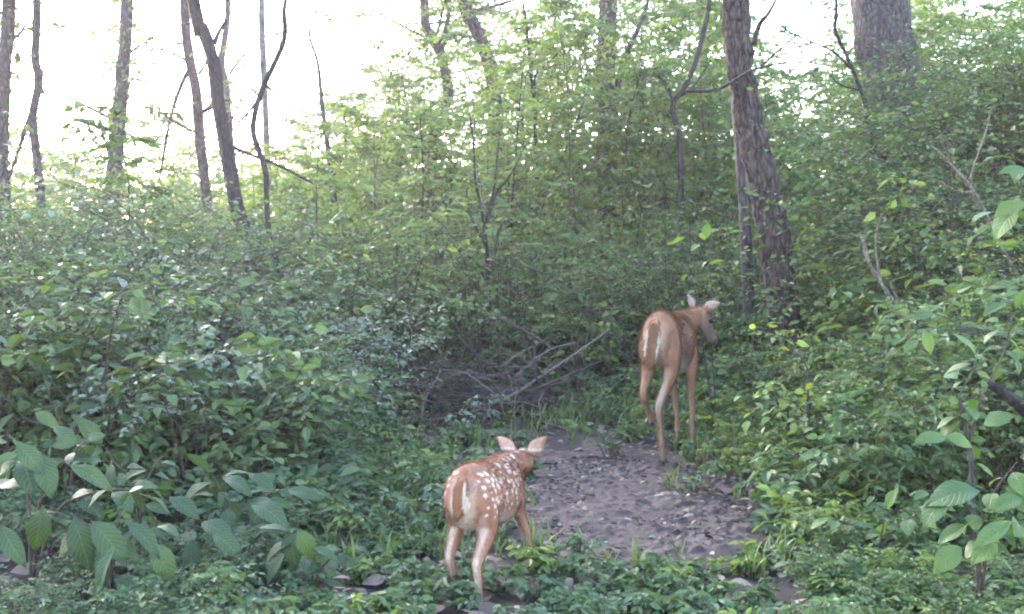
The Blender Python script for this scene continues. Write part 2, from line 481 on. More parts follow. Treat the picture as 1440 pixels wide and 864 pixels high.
M_soil = soil_material('forest_soil', ((.009, .0062, .006), (.020, .0138, .013), (.036, .026, .024)), 10, wet=.05)
M_mud = soil_material('bare_mud', ((.0135, .0080, .0078), (.035, .0220, .0213), (.062, .0415, .0405)), 13, wet=.12, bump=.5)
M_clod = soil_material('mud_clod', ((.012, .0075, .0075), (.028, .018, .018), (.055, .038, .037)), 30, wet=.0)
M_coat = coat_material('deer_coat')
M_eye = plain('deer_eye', (.008, .006, .005), .08)
M_hoof = plain('deer_hoof', (.018, .014, .013), .45)
M_stone = plain('pale_stone', (.10, .088, .088), .8)

# ------------------------------------------------------------------ ground
def grid_mesh(name, xs, ys, zf, mat):
    X, Y = np.meshgrid(xs, ys)
    V = np.stack([X, Y, zf(X, Y)], -1).reshape(-1, 3)
    nx, ny = len(xs), len(ys)
    i = np.arange(ny - 1)[:, None]; j = np.arange(nx - 1)[None, :]
    a = i * nx + j
    Fc = np.concatenate([np.stack([a, a + 1, a + nx + 1], -1).reshape(-1, 3), np.stack([a, a + nx + 1, a + nx], -1).reshape(-1, 3)])
    return tri_mesh(name, V, Fc, np.zeros(len(Fc)), [mat])


xs = np.concatenate([np.linspace(-120, -12, 26), np.linspace(-11, 11, 180), np.linspace(12, 120, 26)])
ys = np.concatenate([np.linspace(-30, 0, 8), np.linspace(.6, 16, 140), np.linspace(16.8, 40, 30), np.linspace(44, 160, 24)])
link('ground', grid_mesh('ground', xs, ys, lambda X, Y: ground_z(X, Y) + fbm(X * 3, Y * 3, seed=9, oct=3) * .012 * (Y < 17), M_soil), kind='structure')

# bare mud: seen between u 620..1085 at the back and 480..1100 in front
def mud_mask(X, Y):
    # centre line and half width of the bare strip at each depth
    c = np.interp(Y, [4.2, 4.7, 5.66, 6.5, 7.1], [.54, .57, .64, .56, .57])
    w = np.interp(Y, [3.9, 4.2, 4.7, 5.66, 6.5, 7.1, 7.6], [.0, .25, .50, .56, .44, .28, .0])
    d = (np.abs(X - c) - w) + fbm(X * 2.2, Y * 2.2, seed=21, oct=4) * .16
    return np.clip(.5 - d / .25, 0, 1) * np.clip((Y - 3.9) / .4, 0, 1) * np.clip((8.0 - Y) / .5, 0, 1)


def mud_z(X, Y):
    k = mud_mask(X, Y)
    z = ground_z(X, Y)
    lump = np.abs(fbm(X * 5, Y * 5, seed=31, oct=3)) * .012 + np.maximum(fbm(X * 24, Y * 24, seed=37, oct=3) - .15, 0) * .016
    hp = np.random.default_rng(88); dent = np.zeros_like(z)
    for q in range(45):
        px, py = hp.uniform(-.1, 1.3), hp.uniform(4.3, 7.2); a = hp.normal(.25, .6); dp = hp.uniform(.004, .016)
        c, d = math.cos(a), math.sin(a)
        for sx in (-1, 1):
            lx = (X - px) * c - (Y - py) * d - sx * .017; ly = (X - px) * d + (Y - py) * c
            r2 = (lx / .015) ** 2 + (ly / .034) ** 2
            dent = dent - dp * np.exp(-r2 ** 1.5) + dp * .35 * np.exp(-((np.sqrt(r2) - 1.7) / .5) ** 2)
    return z + (k - .5) * .03 + (lump + dent) * k + .008


MX, MY = np.linspace(-.6, 1.8, 230), np.linspace(3.6, 8.2, 380)
mud_me = grid_mesh('mud', MX, MY, mud_z, M_mud)
link('mud', mud_me, kind='structure')
_mz = np.empty(len(mud_me.vertices) * 3, np.float32); mud_me.vertices.foreach_get('co', _mz)
MUD_Z = _mz.reshape(-1, 3)[:, 2].reshape(len(MY), len(MX))
MUD_K = mud_mask(*np.meshgrid(MX, MY))


def table(T, x, y):
    i = np.clip(((np.asarray(y) - MY[0]) / (MY[1] - MY[0])).astype(int), 0, len(MY) - 1)
    j = np.clip(((np.asarray(x) - MX[0]) / (MX[1] - MX[0])).astype(int), 0, len(MX) - 1)
    return T[i, j]


def mud_z(X, Y): return table(MUD_Z, X, Y)


def mud_mask(X, Y): return table(MUD_K, X, Y) * ((X > MX[0]) & (X < MX[-1]) & (Y > MY[0]) & (Y < MY[-1]))
rng = np.random.default_rng(5)

# clods and crumbs of mud, uncountable
def rock(rng, r):
    th = np.linspace(0, 2 * np.pi, 7, endpoint=False)
    V = [(0, 0, -.6)] + [(math.cos(a) * q, math.sin(a) * q, z) for z, q in ((-.3, .9), (.35, .75)) for a in th] + [(0, 0, .7)]
    V = np.array(V) * (1 + rng.normal(0, .16, (16, 1))) * r * np.array([1, rng.uniform(.6, 1.1), rng.uniform(.4, .8)])
    Fc = []
    for i in range(7):
        k = (i + 1) % 7
        Fc += [(0, 1 + k, 1 + i), (1 + i, 1 + k, 8 + k), (1 + i, 8 + k, 8 + i), (8 + i, 8 + k, 15)]
    a = rng.uniform(0, 6.28); c, s = math.cos(a), math.sin(a)
    return V @ np.array([[c, s, 0], [-s, c, 0], [0, 0, 1]]), np.array(Fc)


g = Geo(); n = 0
while n < 800:
    x, y = rng.uniform(-1.0, 2.0), rng.uniform(3.2, 8.4)
    if mud_mask(np.array([x]), np.array([y]))[0] < .4 or fbm(x * 1.7, y * 1.7, seed=77, oct=2) < -.35: continue
    V, Fc = rock(rng, rng.uniform(.006, .016) * (1.7 if rng.uniform() < .12 else 1))
    z = float(mud_z(np.array([x]), np.array([y]))[0])
    g.add(V + np.array([x, y, z + .002]), Fc); n += 1
link('mud_clods', g.mesh('mud_clods', [M_clod], smooth=False), label='small clods and crumbs scattered over the bare mud', cat='mud clods', kind='stuff')

# dead leaves and crumbs of litter
g = Geo(); n = 12000
X = rng.uniform(-5, 5, n); Y = 3 + 10 * rng.uniform(0, 1, n) ** 1.2
mk = mud_mask(X, Y); keep = rng.uniform(0, 1, n) > np.where(mk > .5, .30, .25 * mk)
X, Y = X[keep], Y[keep]; mk = mk[keep]; n = len(X)
Zb = np.where(mk > .3, mud_z(X, Y), ground_z(X, Y))
az = rng.uniform(0, 2 * np.pi, n)
D = np.stack([np.cos(az), np.sin(az), rng.normal(.05, .25, n)], -1)
N = np.stack([rng.normal(0, .35, n), rng.normal(0, .35, n), np.ones(n)], -1)
add_leaves(g, np.stack([X, Y, Zb + rng.uniform(.008, .03, n)], -1), D, N, rng.uniform(.03, .085, n) * np.where(mk > .3, .6, 1), 'mid', 0, rng.uniform(.7, 1.3, n))
link('leaf_litter', g.mesh('leaf_litter', [M_litter]), label='dry brown fallen leaves strewn over soil and mud', cat='leaf litter', kind='stuff')

# ------------------------------------------------------------------ trees
def trunk_ridges(seed, amt, kth=9.0, kz=2.2):
    def f(t, th, P):
        z = P[:, 2][:, None] * np.ones_like(t)
        cx, cy = np.cos(th), np.sin(th)
        a = np.abs(fbm(cx * kth * .5, cy * kth * .5, z * kz, seed=seed, oct=3))
        return 1 + amt * (a - .35) + .10 * noise3(cx * 1.2, cy * 1.2, z * .8, seed=seed + 5)
    return f


def px_path(pts, Y, dy=0.0):
    """pixel points (u, v) or (u, v, Y) to world points"""
    return [at(p[0], p[1], p[2] if len(p) > 2 else Y) for p in pts]


def make_tree(name, label, pts, Y, w0, w1, mat, top=9.0, crown=None, leafm=None, limbs=(), group='tree trunks of the wood', seed=1, sides=14, ridge=.12, ivy=0, leaf_size=.12, cat='tree'):
    """pts: pixel points from low to high. w0 / w1: widths in pixels at lowest and highest point. limbs: (pixel points, width px)"""
    rng = np.random.default_rng(seed)
    P = px_path(pts, Y)
    d0 = P[0] - P[1]; d0 = d0 / max(abs(d0[2]), .05)
    base = P[0] + d0 * (P[0][2] - gz(P[0][0], P[0][1])) * (.6 if P[0][2] > .2 else 1.0)
    base = np.array([base[0], base[1], gz(base[0], base[1]) - .08])
    up = norm(P[-1] - P[-2]); up = norm(up * np.array([.5, .5, 1.0]) + np.array([0, 0, .4]))
    H = max(top, P[-1][2] + .5)
    ext = [P[-1] + up * (H - P[-1][2]) * k + np.append(rng.normal(0, .06, 2), 0) * k for k in (.4, 1.0)]
    path = spline([base] + P + ext, 240 if sides > 60 else 90 if sides > 20 else 44)
    r0, r1 = w0 * Y / F_PX / 2, w1 * Y / F_PX / 2
    z = path[:, 2]
    rad = np.interp(z, [base[2], base[2] + .25, P[0][2] + .3, P[-1][2], H], [r0 * 1.35, r0 * 1.08, r0, r1, r1 * .45])
    root = empty(name, tuple(base), label, cat, group)
    off = -base
    g = Geo(); g.add(*tube(path + off, rad, sides, trunk_ridges(seed, ridge, 15.0 if sides > 60 else 9.0, 4.0 if sides > 60 else 2.2)), 0)
    trunk = link('trunk', g.mesh('trunk', [mat]), root)
    for lp, lw in limbs:
        q = px_path(lp, Y); g = Geo()
        m = max(10, len(q) * 5)
        rr = np.linspace(lw * Y / F_PX / 2, lw * Y / F_PX / 2 * .45, m)
        g.add(*tube(spline(q, m) + off, rr, 8, trunk_ridges(seed + 3, .10)), 0)
        link('limb', g.mesh('limb', [mat]), root)
    if crown:
        z0, rad_c, nb, nl = crown
        g = Geo()
        for b in range(nb):
            t = rng.uniform(0, 1); zb = z0 + (H - z0) * t * .9
            i = int(np.argmin(np.abs(z - zb))); p = path[i]
            a = rng.uniform(0, 2 * np.pi); ln = rad_c * rng.uniform(.6, 1.1) * (1.1 - .5 * t)
            d = np.array([math.cos(a), math.sin(a), rng.uniform(.15, .7)])
            q = spline([p, p + d * ln * .5 + rng.normal(0, .1, 3), p + d * ln + rng.normal(0, .15, 3) + np.array([0, 0, .1])], 7)
            g.add(*tube(q + off, np.linspace(max(r1 * .35, .012), .006, 7), 5, cap=False), 0)
            for m in range(6):
                j = rng.integers(2, 7); a2 = a + rng.normal(0, .9); l2 = ln * rng.uniform(.2, .45)
                d2 = np.array([math.cos(a2), math.sin(a2), rng.normal(.1, .35)])
                s = spline([q[j], q[j] + d2 * l2 * .5, q[j] + d2 * l2 - np.array([0, 0, .12 * l2])], 5)
                g.add(*tube(s + off, np.linspace(.006, .003, 5), 3, cap=False), 0)
                P_, D_, N_, S_ = twig_leaves(rng, s, nl, leaf_size, .5)
                add_leaves(g, P_ + off, D_, N_, S_, 'small', 1)
        link('crown', g.mesh('crown', [mat, leafm or M_leaf_back]), root)
    if ivy:
        g = Geo(); lo = P[0][2]; n = ivy
        zz = rng.uniform(lo - .3, P[-1][2] + .6, n)
        i = np.clip(np.searchsorted(z, zz), 0, len(z) - 1)
        a = rng.uniform(0, 2 * np.pi, n); out = np.stack([np.cos(a), np.sin(a), np.zeros(n)], -1)
        rr = rad[i][:, None] + np.abs(rng.normal(0, .10, (n, 1))) * (1 + .8 * np.sin(zz * 3.0)[:, None])
        Pp = np.stack([path[i, 0], path[i, 1], zz], -1) + out * rr
        Dd = out * .6 + np.array([0, 0, -.8]) + rng.normal(0, .4, (n, 3))
        add_leaves(g, Pp + off, Dd, out + rng.normal(0, .4, (n, 3)) + np.array([0, 0, .5]), rng.uniform(.06, .11, n), 'small', 0)
        link('ivy', g.mesh('ivy', [M_leaf_back]), root)
    return root, path, off


TR = []
main_tree, mpath, moff = make_tree('tree', 'rough brown trunk beside the doe, leaning slightly left towards its top', [(1110, 560), (1102, 450), (1085, 320), (1066, 230), (1048, 130), (1036, 30)], 8.6, 43, 33, M_bark, 10.5, (5.0, 4.2, 17, 12), M_leaf_right,  # unseen crown above view, spread wide to shade mud and deer
          [([(1060, 64, 8.55), (1068, 35, 8.5), (1080, 20, 8.4), (1094, -5, 8.4)], 9)], 'trees of the wood', 11, 72, .42)
# the vine-like second stem close behind it, and its crossing branch
make_tree('slender_tree', 'slim grey stem standing tight behind the rough brown trunk', [(1052, 420), (1048, 320), (1042, 230), (1032, 110), (1030, 30)], 9.3, 17, 11, M_bark_grey, 9.5, (5.4, 2.4, 8, 10), M_leaf_right, (), 'trees of the wood', 12)
make_tree('tree', 'massive grey trunk behind the dense bushes at the upper right', [(1292, 330), (1277, 230), (1262, 150), (1250, 80), (1240, 25)], 14.0, 92, 78, M_bark_grey, 13, (6.0, 4.0, 14, 10), M_leaf_right, (), 'trees of the wood', 13, 40, .16)  # crown out of view, broadened to shade the ground nearby
make_tree('tree', 'straight brown trunk rising above the middle thicket, thin branch forking right', [(852, 320), (853, 230), (854, 160), (851, 100), (855, 30)], 16.0, 30, 26, M_bark, 12, (4.4, 3.0, 15, 10), M_leaf_back,
          [([(866, 150), (873, 95), (886, 65), (904, 25), (915, -10)], 10)], 'trees of the wood', 14, 24, .18, ivy=200)
make_tree('tree', 'dark bent trunk at the upper left, kinked near its top', [(352, 360), (333, 295), (320, 220), (307, 150), (299, 85), (284, 40), (276, 22)], 11.0, 21, 17, M_bark_dark, 9.5, (5.2, 3.6, 22, 12), M_leaf_back,  # crown overhead is unseen, widened for shade on the near ground
          [([(301, 62), (308, 45), (318, 28)], 8), ([(325, 205), (345, 215), (390, 232), (440, 258)], 6), ([(316, 190), (328, 165), (335, 150)], 5)], 'trees of the wood', 15, 20, .16)
make_tree('crooked_stem', 'thin dark S-shaped stem right of the bent trunk', [(399, 398), (388, 365), (378, 325), (375, 285), (373, 240), (358, 195), (357, 170), (367, 130), (385, 92), (398, 62), (401, 40)], 9.0, 8, 8, M_bark_dark, 3.6, None, None,
          [([(364, 140), (352, 155), (340, 168), (333, 172)], 5), ([(372, 118), (395, 134), (430, 134)], 4)], 'trees of the wood', 16, 12, .14)
make_tree('tree', 'brown trunk with small stubs just left of the bent dark trunk', [(292, 310), (288, 260), (281, 200), (276, 130), (266, 80), (260, 20)], 17.0, 15, 14, M_bark, 9, (3.4, 1.5, 12, 6), M_leaf_back,
          [([(268, 95), (255, 120), (240, 165), (228, 230), (224, 255)], 7), ([(279, 105), (288, 92), (292, 75)], 5)], 'trees of the wood', 17, 14)
make_tree('tree', 'ivy covered trunk against the white sky at the upper left', [(158, 290), (160, 250), (166, 180), (172, 100), (178, 20)], 16.0, 22, 17, M_bark_grey, 10, (3.2, 1.5, 14, 6), M_leaf_back,
          [([(176, 80), (200, 62), (240, 40), (285, 30)], 4), ([(176, 85), (150, 102), (125, 125), (107, 122)], 4)], 'trees of the wood', 18, 14, ivy=420)
make_tree('tree', 'thin crooked trunk near the picture edge against white sky', [(58, 300), (55, 250), (50, 205), (47, 160), (55, 115), (50, 80), (52, 25)], 13.0, 13, 11, M_bark_grey, 8, (3.0, 1.1, 10, 6), M_leaf_back,
          [([(50, 85), (40, 78), (25, 82)], 4), ([(47, 150), (35, 185), (20, 230), (5, 270)], 8)], 'trees of the wood', 19, 12, ivy=60)
make_tree('tree', 'leafy trunk cut by the picture edge at the upper left', [(2, 300), (0, 220), (2, 140), (6, 80), (12, 25)], 13.0, 24, 18, M_bark_grey, 8, (3.0, 1.2, 12, 7), M_leaf_back, (), 'trees of the wood', 20, 14, ivy=160)
make_tree('tree', 'pale lichen spotted trunk behind the thin S-shaped stem', [(378, 270), (375, 210), (373, 150), (371, 100), (369, 60), (368, 20)], 20.0, 10, 9, M_bark_pale, 9, (3.8, 1.4, 9, 6), M_leaf_back, (), 'trees of the wood', 21, 12)
make_tree('tree', 'faint narrow trunk between bent trunk and pale trunk', [(326, 260), (322, 180), (318, 120), (312, 90), (316, 55), (320, 20)], 22.0, 12, 9, M_bark_grey, 10, (4.0, 1.5, 10, 6), M_leaf_back,
          [([(322, 105), (345, 75), (362, 58)], 5)], 'trees of the wood', 22, 12)
make_tree('slender_tree', 'lone thin stem with twig fork against bright foliage left of centre', [(470, 290), (465, 250), (460, 200), (453, 150), (447, 90), (436, 55)], 15.0, 9, 4, M_bark_grey, 5.0, None, None,
          [([(468, 250), (482, 220), (487, 185), (484, 160)], 4)], 'trees of the wood', 23, 10)
make_tree('tree', 'trunk forking in a Y at the top of the picture above the thicket', [(610, 330), (604, 250), (612, 185), (630, 135), (620, 80), (600, 40), (597, 20)], 19.0, 19, 13, M_bark, 9, (4.6, 2.6, 12, 10), M_leaf_back,
          [([(620, 80), (622, 60), (628, 40), (632, 10)], 13)], 'trees of the wood', 24, 16)
make_tree('tree', 'brown trunk leaning left above the central forked sapling', [(686, 340), (694, 280), (697, 200), (694, 120), (682, 72), (664, 30), (655, 12)], 20.0, 26, 20, M_bark_grey, 10, (4.6, 2.6, 13, 10), M_leaf_back, (), 'trees of the wood', 25, 16, ivy=260)
make_tree('tree', 'faint straight trunk between the two largest brown trunks on the right', [(1010, 300), (1004, 240), (998, 170), (991, 100), (986, 30)], 22.0, 15, 11, M_bark_grey, 10, (4.6, 2.6, 12, 10), M_leaf_back, (), 'trees of the wood', 26, 12)
make_tree('crooked_stem', 'crooked dark branching stem left of the rough brown trunk', [(958, 300), (957, 240), (955, 190), (946, 150), (966, 118), (982, 75), (993, 30)], 13.0, 8, 7, M_bark_dark, 5.2, None, None,
          [([(947, 150), (938, 120), (915, 98)], 5), ([(957, 135), (978, 118), (1000, 85)], 4)], 'trees of the wood', 27, 10)
make_tree('slender_tree', 'pair of thin dark stems rising out of the central leaves', [(755, 260), (753, 200), (752, 148), (746, 100), (740, 30)], 14.0, 5, 4, M_bark_dark, 5.0, None, None,
          [([(755, 150), (752, 110), (764, 95), (785, 75)], 4)], 'trees of the wood', 28, 8)
make_tree('slender_tree', 'leaning dark stem between rough brown trunk and massive grey trunk', [(1268, 262), (1232, 215), (1222, 180), (1215, 140), (1200, 100), (1188, 72), (1175, 45), (1176, 20)], 9.6, 6, 5, M_bark_dark, 4.4, None, None,
          [([(1200, 100), (1170, 72), (1110, 45), (1098, 30)], 4), ([(1212, 128), (1180, 118), (1160, 95)], 3)], 'trees of the wood', 29, 8)
# crossing thin branch
def branch(name, label, pts, Y, w, mat, cat='branch', group=None, twigs=(), taper=.35, sides=8, seed=1):
    q = px_path(pts, Y); base = q[0].copy()
    P = spline(q, max(14, len(q) * 6)) - base
    g = Geo(); r = w * np.median([p[1] for p in q]) / F_PX / 2
    rr = np.linspace(r, r * taper, len(P))
    g.add(*tube(P, rr, sides, trunk_ridges(seed, .18, 6, 8)), 0)
    o = link(name, g.mesh(name, [mat]), None, label, cat, group)
    o.location = tuple(base)
    for tp, tw in twigs:
        tq = px_path(tp, Y); g = Geo()
        g.add(*tube(spline(tq, 12) - base, np.linspace(tw * Y / F_PX / 2, tw * Y / F_PX / 5, 12), 6), 0)
        link('twig', g.mesh('twig', [mat]), o)
    return o


branch('bare_branch', 'thin bare branch crossing in front of the rough brown trunk', [(965, 128), (1005, 127), (1035, 112), (1060, 98), (1100, 89), (1135, 89), (1168, 93)], 8.3, 5, M_bark_dark, twigs=[([(1070, 94), (1085, 80), (1105, 62), (1122, 50)], 4)])

exec_detail = True
# ------------------------------------------------------------------ undergrowth masses (nobody could count the stems)
def topv(u):
    return np.interp(u, [-60, 40, 200, 320, 400, 470, 520, 570, 640, 760, 830, 900, 1000, 1045, 1090, 1150, 1200, 1260, 1500],
                     [250, 258, 252, 240, 195, 170, 110, 40, -20, -40, -20, -40, -30, 60, 110, 70, -20, -60, -80])


class Pool:
    """a few prototypes of a plant at some design heights, kept in a collection outside the scene"""
    def __init__(self, name, fn, heights, seed, variants, matsets, smooth=False):
        self.col = bpy.data.collections.new(name)
        self.items = []                    # (height, material set, index in the collection)
        k = 0
        for h in heights:
            for v in range(variants):
                g = Geo(); fn(g, np.random.default_rng(seed + k), np.zeros(3), h)
                base = g.mesh(name, matsets[0], smooth)
                for mi, ms in enumerate(matsets):
                    me = base if mi == 0 else base.copy()
                    if mi:
                        for q, m in enumerate(ms): me.materials[q] = m
                    # zero padded names keep the collection order
                    o = bpy.data.objects.new('%s_%03d' % (name, len(self.items)), me)
                    self.col.objects.link(o)
                    self.items.append((h, mi, len(self.items)))
                k += 1

    def pick(self, rng, h, mi):
        c = [(abs(math.log(q[0] / h)) + rng.uniform(0, .25), q) for q in self.items if q[1] == mi]
        q = min(c, key=lambda t: t[0])[1]
        return q[2], h / q[0]


def scatter_nodes(col):
    ng = bpy.data.node_groups.new('scatter', 'GeometryNodeTree')
    ng.interface.new_socket('Geometry', in_out='INPUT', socket_type='NodeSocketGeometry')
    ng.interface.new_socket('Geometry', in_out='OUTPUT', socket_type='NodeSocketGeometry')
    L = ng.links.new
    gi = ng.nodes.new('NodeGroupInput'); go = ng.nodes.new('NodeGroupOutput')
    ci = ng.nodes.new('GeometryNodeCollectionInfo')
    ci.inputs['Collection'].default_value = col
    ci.inputs['Separate Children'].default_value = True
    ci.inputs['Reset Children'].default_value = True
    ip = ng.nodes.new('GeometryNodeInstanceOnPoints')
    ip.inputs['Pick Instance'].default_value = True
    def attr(nm, typ):
        a = ng.nodes.new('GeometryNodeInputNamedAttribute'); a.data_type = typ; a.inputs['Name'].default_value = nm
        return a.outputs['Attribute']
    er = ng.nodes.new('FunctionNodeEulerToRotation')
    L(attr('turn', 'FLOAT_VECTOR'), er.inputs[0])
    L(gi.outputs[0], ip.inputs['Points']); L(ci.outputs[0], ip.inputs['Instance'])
    L(attr('which', 'INT'), ip.inputs['Instance Index']); L(er.outputs[0], ip.inputs['Rotation'])
    L(attr('size', 'FLOAT_VECTOR'), ip.inputs['Scale']); L(ip.outputs[0], go.inputs[0])
    return ng


def scatter(name, label, cat, pool, items, rng):
    """items: (base, height, material set)"""
    n = len(items)
    me = bpy.data.meshes.new(name)
    me.vertices.add(n)
    me.vertices.foreach_set('co', np.array([q[0] for q in items], np.float32).ravel())
    pk = [pool.pick(rng, q[1], q[2]) for q in items]
    a = me.attributes.new('which', 'INT', 'POINT'); a.data.foreach_set('value', np.array([p[0] for p in pk], np.int32))
    t = np.stack([rng.normal(0, .07, n), rng.normal(0, .07, n), rng.uniform(0, 6.283, n)], -1)
    a = me.attributes.new('turn', 'FLOAT_VECTOR', 'POINT'); a.data.foreach_set('vector', t.astype(np.float32).ravel())
    sc = np.array([p[1] for p in pk]); w = sc * rng.uniform(.9, 1.25, n)
    a = me.attributes.new('size', 'FLOAT_VECTOR', 'POINT'); a.data.foreach_set('vector', np.stack([w, w, sc], -1).astype(np.float32).ravel())
    o = link(name, me, None, label, cat, None, 'stuff')
    md = o.modifiers.new('scatter', 'NODES'); md.node_group = scatter_nodes(pool.col)
    return o


def mass(name, label, seed, n, ufun, Yr, hfun, pool, mixset=(1.0,)):
    rng = np.random.default_rng(seed); items = []
    for k in range(n):
        Y = rng.uniform(*Yr)
        u0, u1 = ufun(Y)
        if u1 <= u0: continue
        u = rng.uniform(u0, u1)
        x = (u - 720) / F_PX * Y
        z = gz(x, Y)
        h = hfun(u, Y, rng, z)
        if h < .12: continue
        items.append((np.array([x, Y, z - .02]), h, int(rng.choice(len(mixset), p=mixset))))
    return scatter(name, label, 'undergrowth', pool, items, rng)


def h_at(v, Y, x=0):
    return at(720, v, Y)[2]


W = M_twig
def MIXL(r):
    return [(8, 10, 12, .036), (7, 8, 9, .054), (6, 6, 7, .084)][int(r.choice(3, p=[.35, .4, .25]))]


def MIX(r):
    """stems, twigs, leaves and leaf size of one of three kinds of shrub"""
    return [(8, 10, 12, .040), (7, 8, 8, .060), (6, 6, 7, .088)][int(r.choice(3, p=[.4, .35, .25]))]


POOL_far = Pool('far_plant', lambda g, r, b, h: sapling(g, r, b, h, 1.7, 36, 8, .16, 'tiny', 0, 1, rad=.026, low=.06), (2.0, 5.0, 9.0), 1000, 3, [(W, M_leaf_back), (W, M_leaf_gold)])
POOL_mid = Pool('mid_plant', lambda g, r, b, h: sapling(g, r, b, h, .95, 30, 9, .092, 'tiny', 0, 1, rad=.012, low=.08), (1.4, 2.8, 4.6, 6.4), 1100, 3, [(W, M_leaf_back), (W, M_leaf_gold)])
POOL_thick = Pool('thicket_plant', lambda g, r, b, h: shrub(g, r, b, h, .5 * h + .1, *MIX(r), 'small', 0, 1, rad=.0045, low=.1), (.8, 1.5), 1200, 5, [(W, M_leaf_right), (W, M_leaf_back)])
POOL_left = Pool('left_plant', lambda g, r, b, h: shrub(g, r, b, h, .5 * h + .08, *MIXL(r), 'small', 0, 1, rad=.005, low=.05, arch=r.uniform(.3, 1.1)), (.6, 1.1, 1.6), 1300, 6, [(W, M_leaf_left), (W, M_leaf_silver), (W, M_leaf_right)])
POOL_right = Pool('right_plant', lambda g, r, b, h: shrub(g, r, b, h, .42 * h + .1, *MIX(r), 'small', 0, 1, rad=.005, low=.08, arch=r.uniform(.3, 1.1)), (.45, .9, 1.7), 1400, 6, [(W, M_leaf_right), (W, M_leaf_gold)])
POOL_fine = Pool('fine_plant', lambda g, r, b, h: shrub(g, r, b, h, .30 * h + .1, 11, 16, 14, .050, 'tiny', 0, 1, rad=.006, low=.15, arch=1.2), (2.4, 3.4), 1500, 3, [(W, M_leaf_right)])
POOL_herb = Pool('herb', lambda g, r, b, h: shrub(g, r, b, h, .6 * h + .03, 5, 4, 6, .042, 'small', 0, 1, rad=.0025, low=.15), (.12, .24, .38), 1600, 5, [(W, M_leaf_right), (W, M_leaf_left), (W, M_leaf_gold)])

def h_far(u, Y, r, z):
    if u < 430: return max(.6, h_at(270 - 110 * r.uniform(0, 1) ** 2.2, Y) - z)
    return max(.8, h_at(float(topv(u)) + r.uniform(-40, 140), Y) - z)
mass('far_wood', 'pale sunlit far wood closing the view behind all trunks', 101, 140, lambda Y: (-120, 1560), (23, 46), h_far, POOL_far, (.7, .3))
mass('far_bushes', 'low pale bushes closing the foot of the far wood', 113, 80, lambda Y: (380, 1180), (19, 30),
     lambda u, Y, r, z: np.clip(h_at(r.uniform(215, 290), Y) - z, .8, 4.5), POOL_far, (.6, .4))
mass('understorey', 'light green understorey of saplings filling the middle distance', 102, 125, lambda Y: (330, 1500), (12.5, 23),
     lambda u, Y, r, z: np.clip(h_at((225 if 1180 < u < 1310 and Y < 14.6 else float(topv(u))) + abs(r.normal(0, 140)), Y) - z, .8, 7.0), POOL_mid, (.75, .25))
POOL_tall = Pool('tall_plant', lambda g, r, b, h: sapling(g, r, b, h, 1.15, 26, 7, .088, 'tiny', 0, 1, rad=.016, low=.45), (4.5, 6.5), 1150, 4, [(W, M_leaf_back), (W, M_leaf_gold)])
def tall_u(Y): return (540, 1500)
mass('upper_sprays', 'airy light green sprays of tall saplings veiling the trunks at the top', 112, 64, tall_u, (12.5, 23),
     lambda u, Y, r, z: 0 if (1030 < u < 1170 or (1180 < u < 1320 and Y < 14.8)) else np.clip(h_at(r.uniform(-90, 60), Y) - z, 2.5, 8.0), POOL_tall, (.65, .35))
mass('low_understorey', 'low bushes under the bright sky behind the left bank', 109, 60, lambda Y: (-150, 420), (11.5, 20),
     lambda u, Y, r, z: np.clip(h_at(r.normal(300, 22), Y) - z, .7, 3), POOL_mid, (.8, .2))
mass('thicket', 'dense low thicket behind the fallen log and the doe', 103, 170, lambda Y: (400, 1200), (9.8, 15),
     lambda u, Y, r, z: np.clip(h_at(r.normal(345, 50), Y) - z, .5, 2.1), POOL_thick, (.4, .6))
def left_edge(Y): return float(np.interp(Y, [3.6, 4.4, 5.5, 6.5, 8, 10, 12], [350, 450, 485, 510, 535, 550, 420]))
mass('left_bank_shrubs', 'dense blue-green shrubs massed along the left bank', 104, 225, lambda Y: (-120, left_edge(Y)), (4.6, 12),
     lambda u, Y, r, z: np.clip(np.interp(left_edge(Y) - u, [0, 60, 150, 300], [.42, .8, 1.1, 1.45]) * r.uniform(.55, 1.2) * np.interp(Y, [4.6, 5.5, 7, 12], [.66, .82, 1.0, 1.3]), .25, 2.0), POOL_left, (.58, .17, .25))
mass('corner_weeds', 'dark weeds filling the lower left corner under the broad leaves', 110, 70, lambda Y: (-150, left_edge(Y) - 20), (3.0, 4.7),
     lambda u, Y, r, z: r.uniform(.14, .26), POOL_left, (.85, .05, .10))
def right_edge(Y): return float(np.interp(Y, [3.4, 4.4, 5.2, 6, 7, 8, 9, 12], [1130, 1110, 1095, 1085, 1060, 1010, 880, 1100]))
mass('right_bank_shrubs', 'dense green shrubs and brambles massed along the right bank', 105, 190, lambda Y: (right_edge(Y), 1540), (4.8, 12),
     lambda u, Y, r, z: np.clip(np.interp(u - right_edge(Y), [0, 80, 200, 400], [.34, .55, .98, 1.62]) * r.uniform(.7, 1.15) * np.interp(Y, [4.8, 7, 12], [.75, 1.05, 1.5]), .22, 2.6), POOL_right, (.8, .2))
mass('right_corner_weeds', 'green weeds filling the lower right corner under the broad leaves', 111, 60, lambda Y: (right_edge(Y) + 20, 1560), (3.0, 4.9),
     lambda u, Y, r, z: r.uniform(.14, .26), POOL_right, (.7, .3))
mass('fine_leaved_bushes', 'tall fine-leaved bushes overhanging the upper right, in front of the massive trunk', 106, 44, lambda Y: (1240, 1560), (7.6, 12.5),
     lambda u, Y, r, z: h_at(r.uniform(-90, 130) + max(0, 1420 - u) * 1.6, Y) - z, POOL_fine)

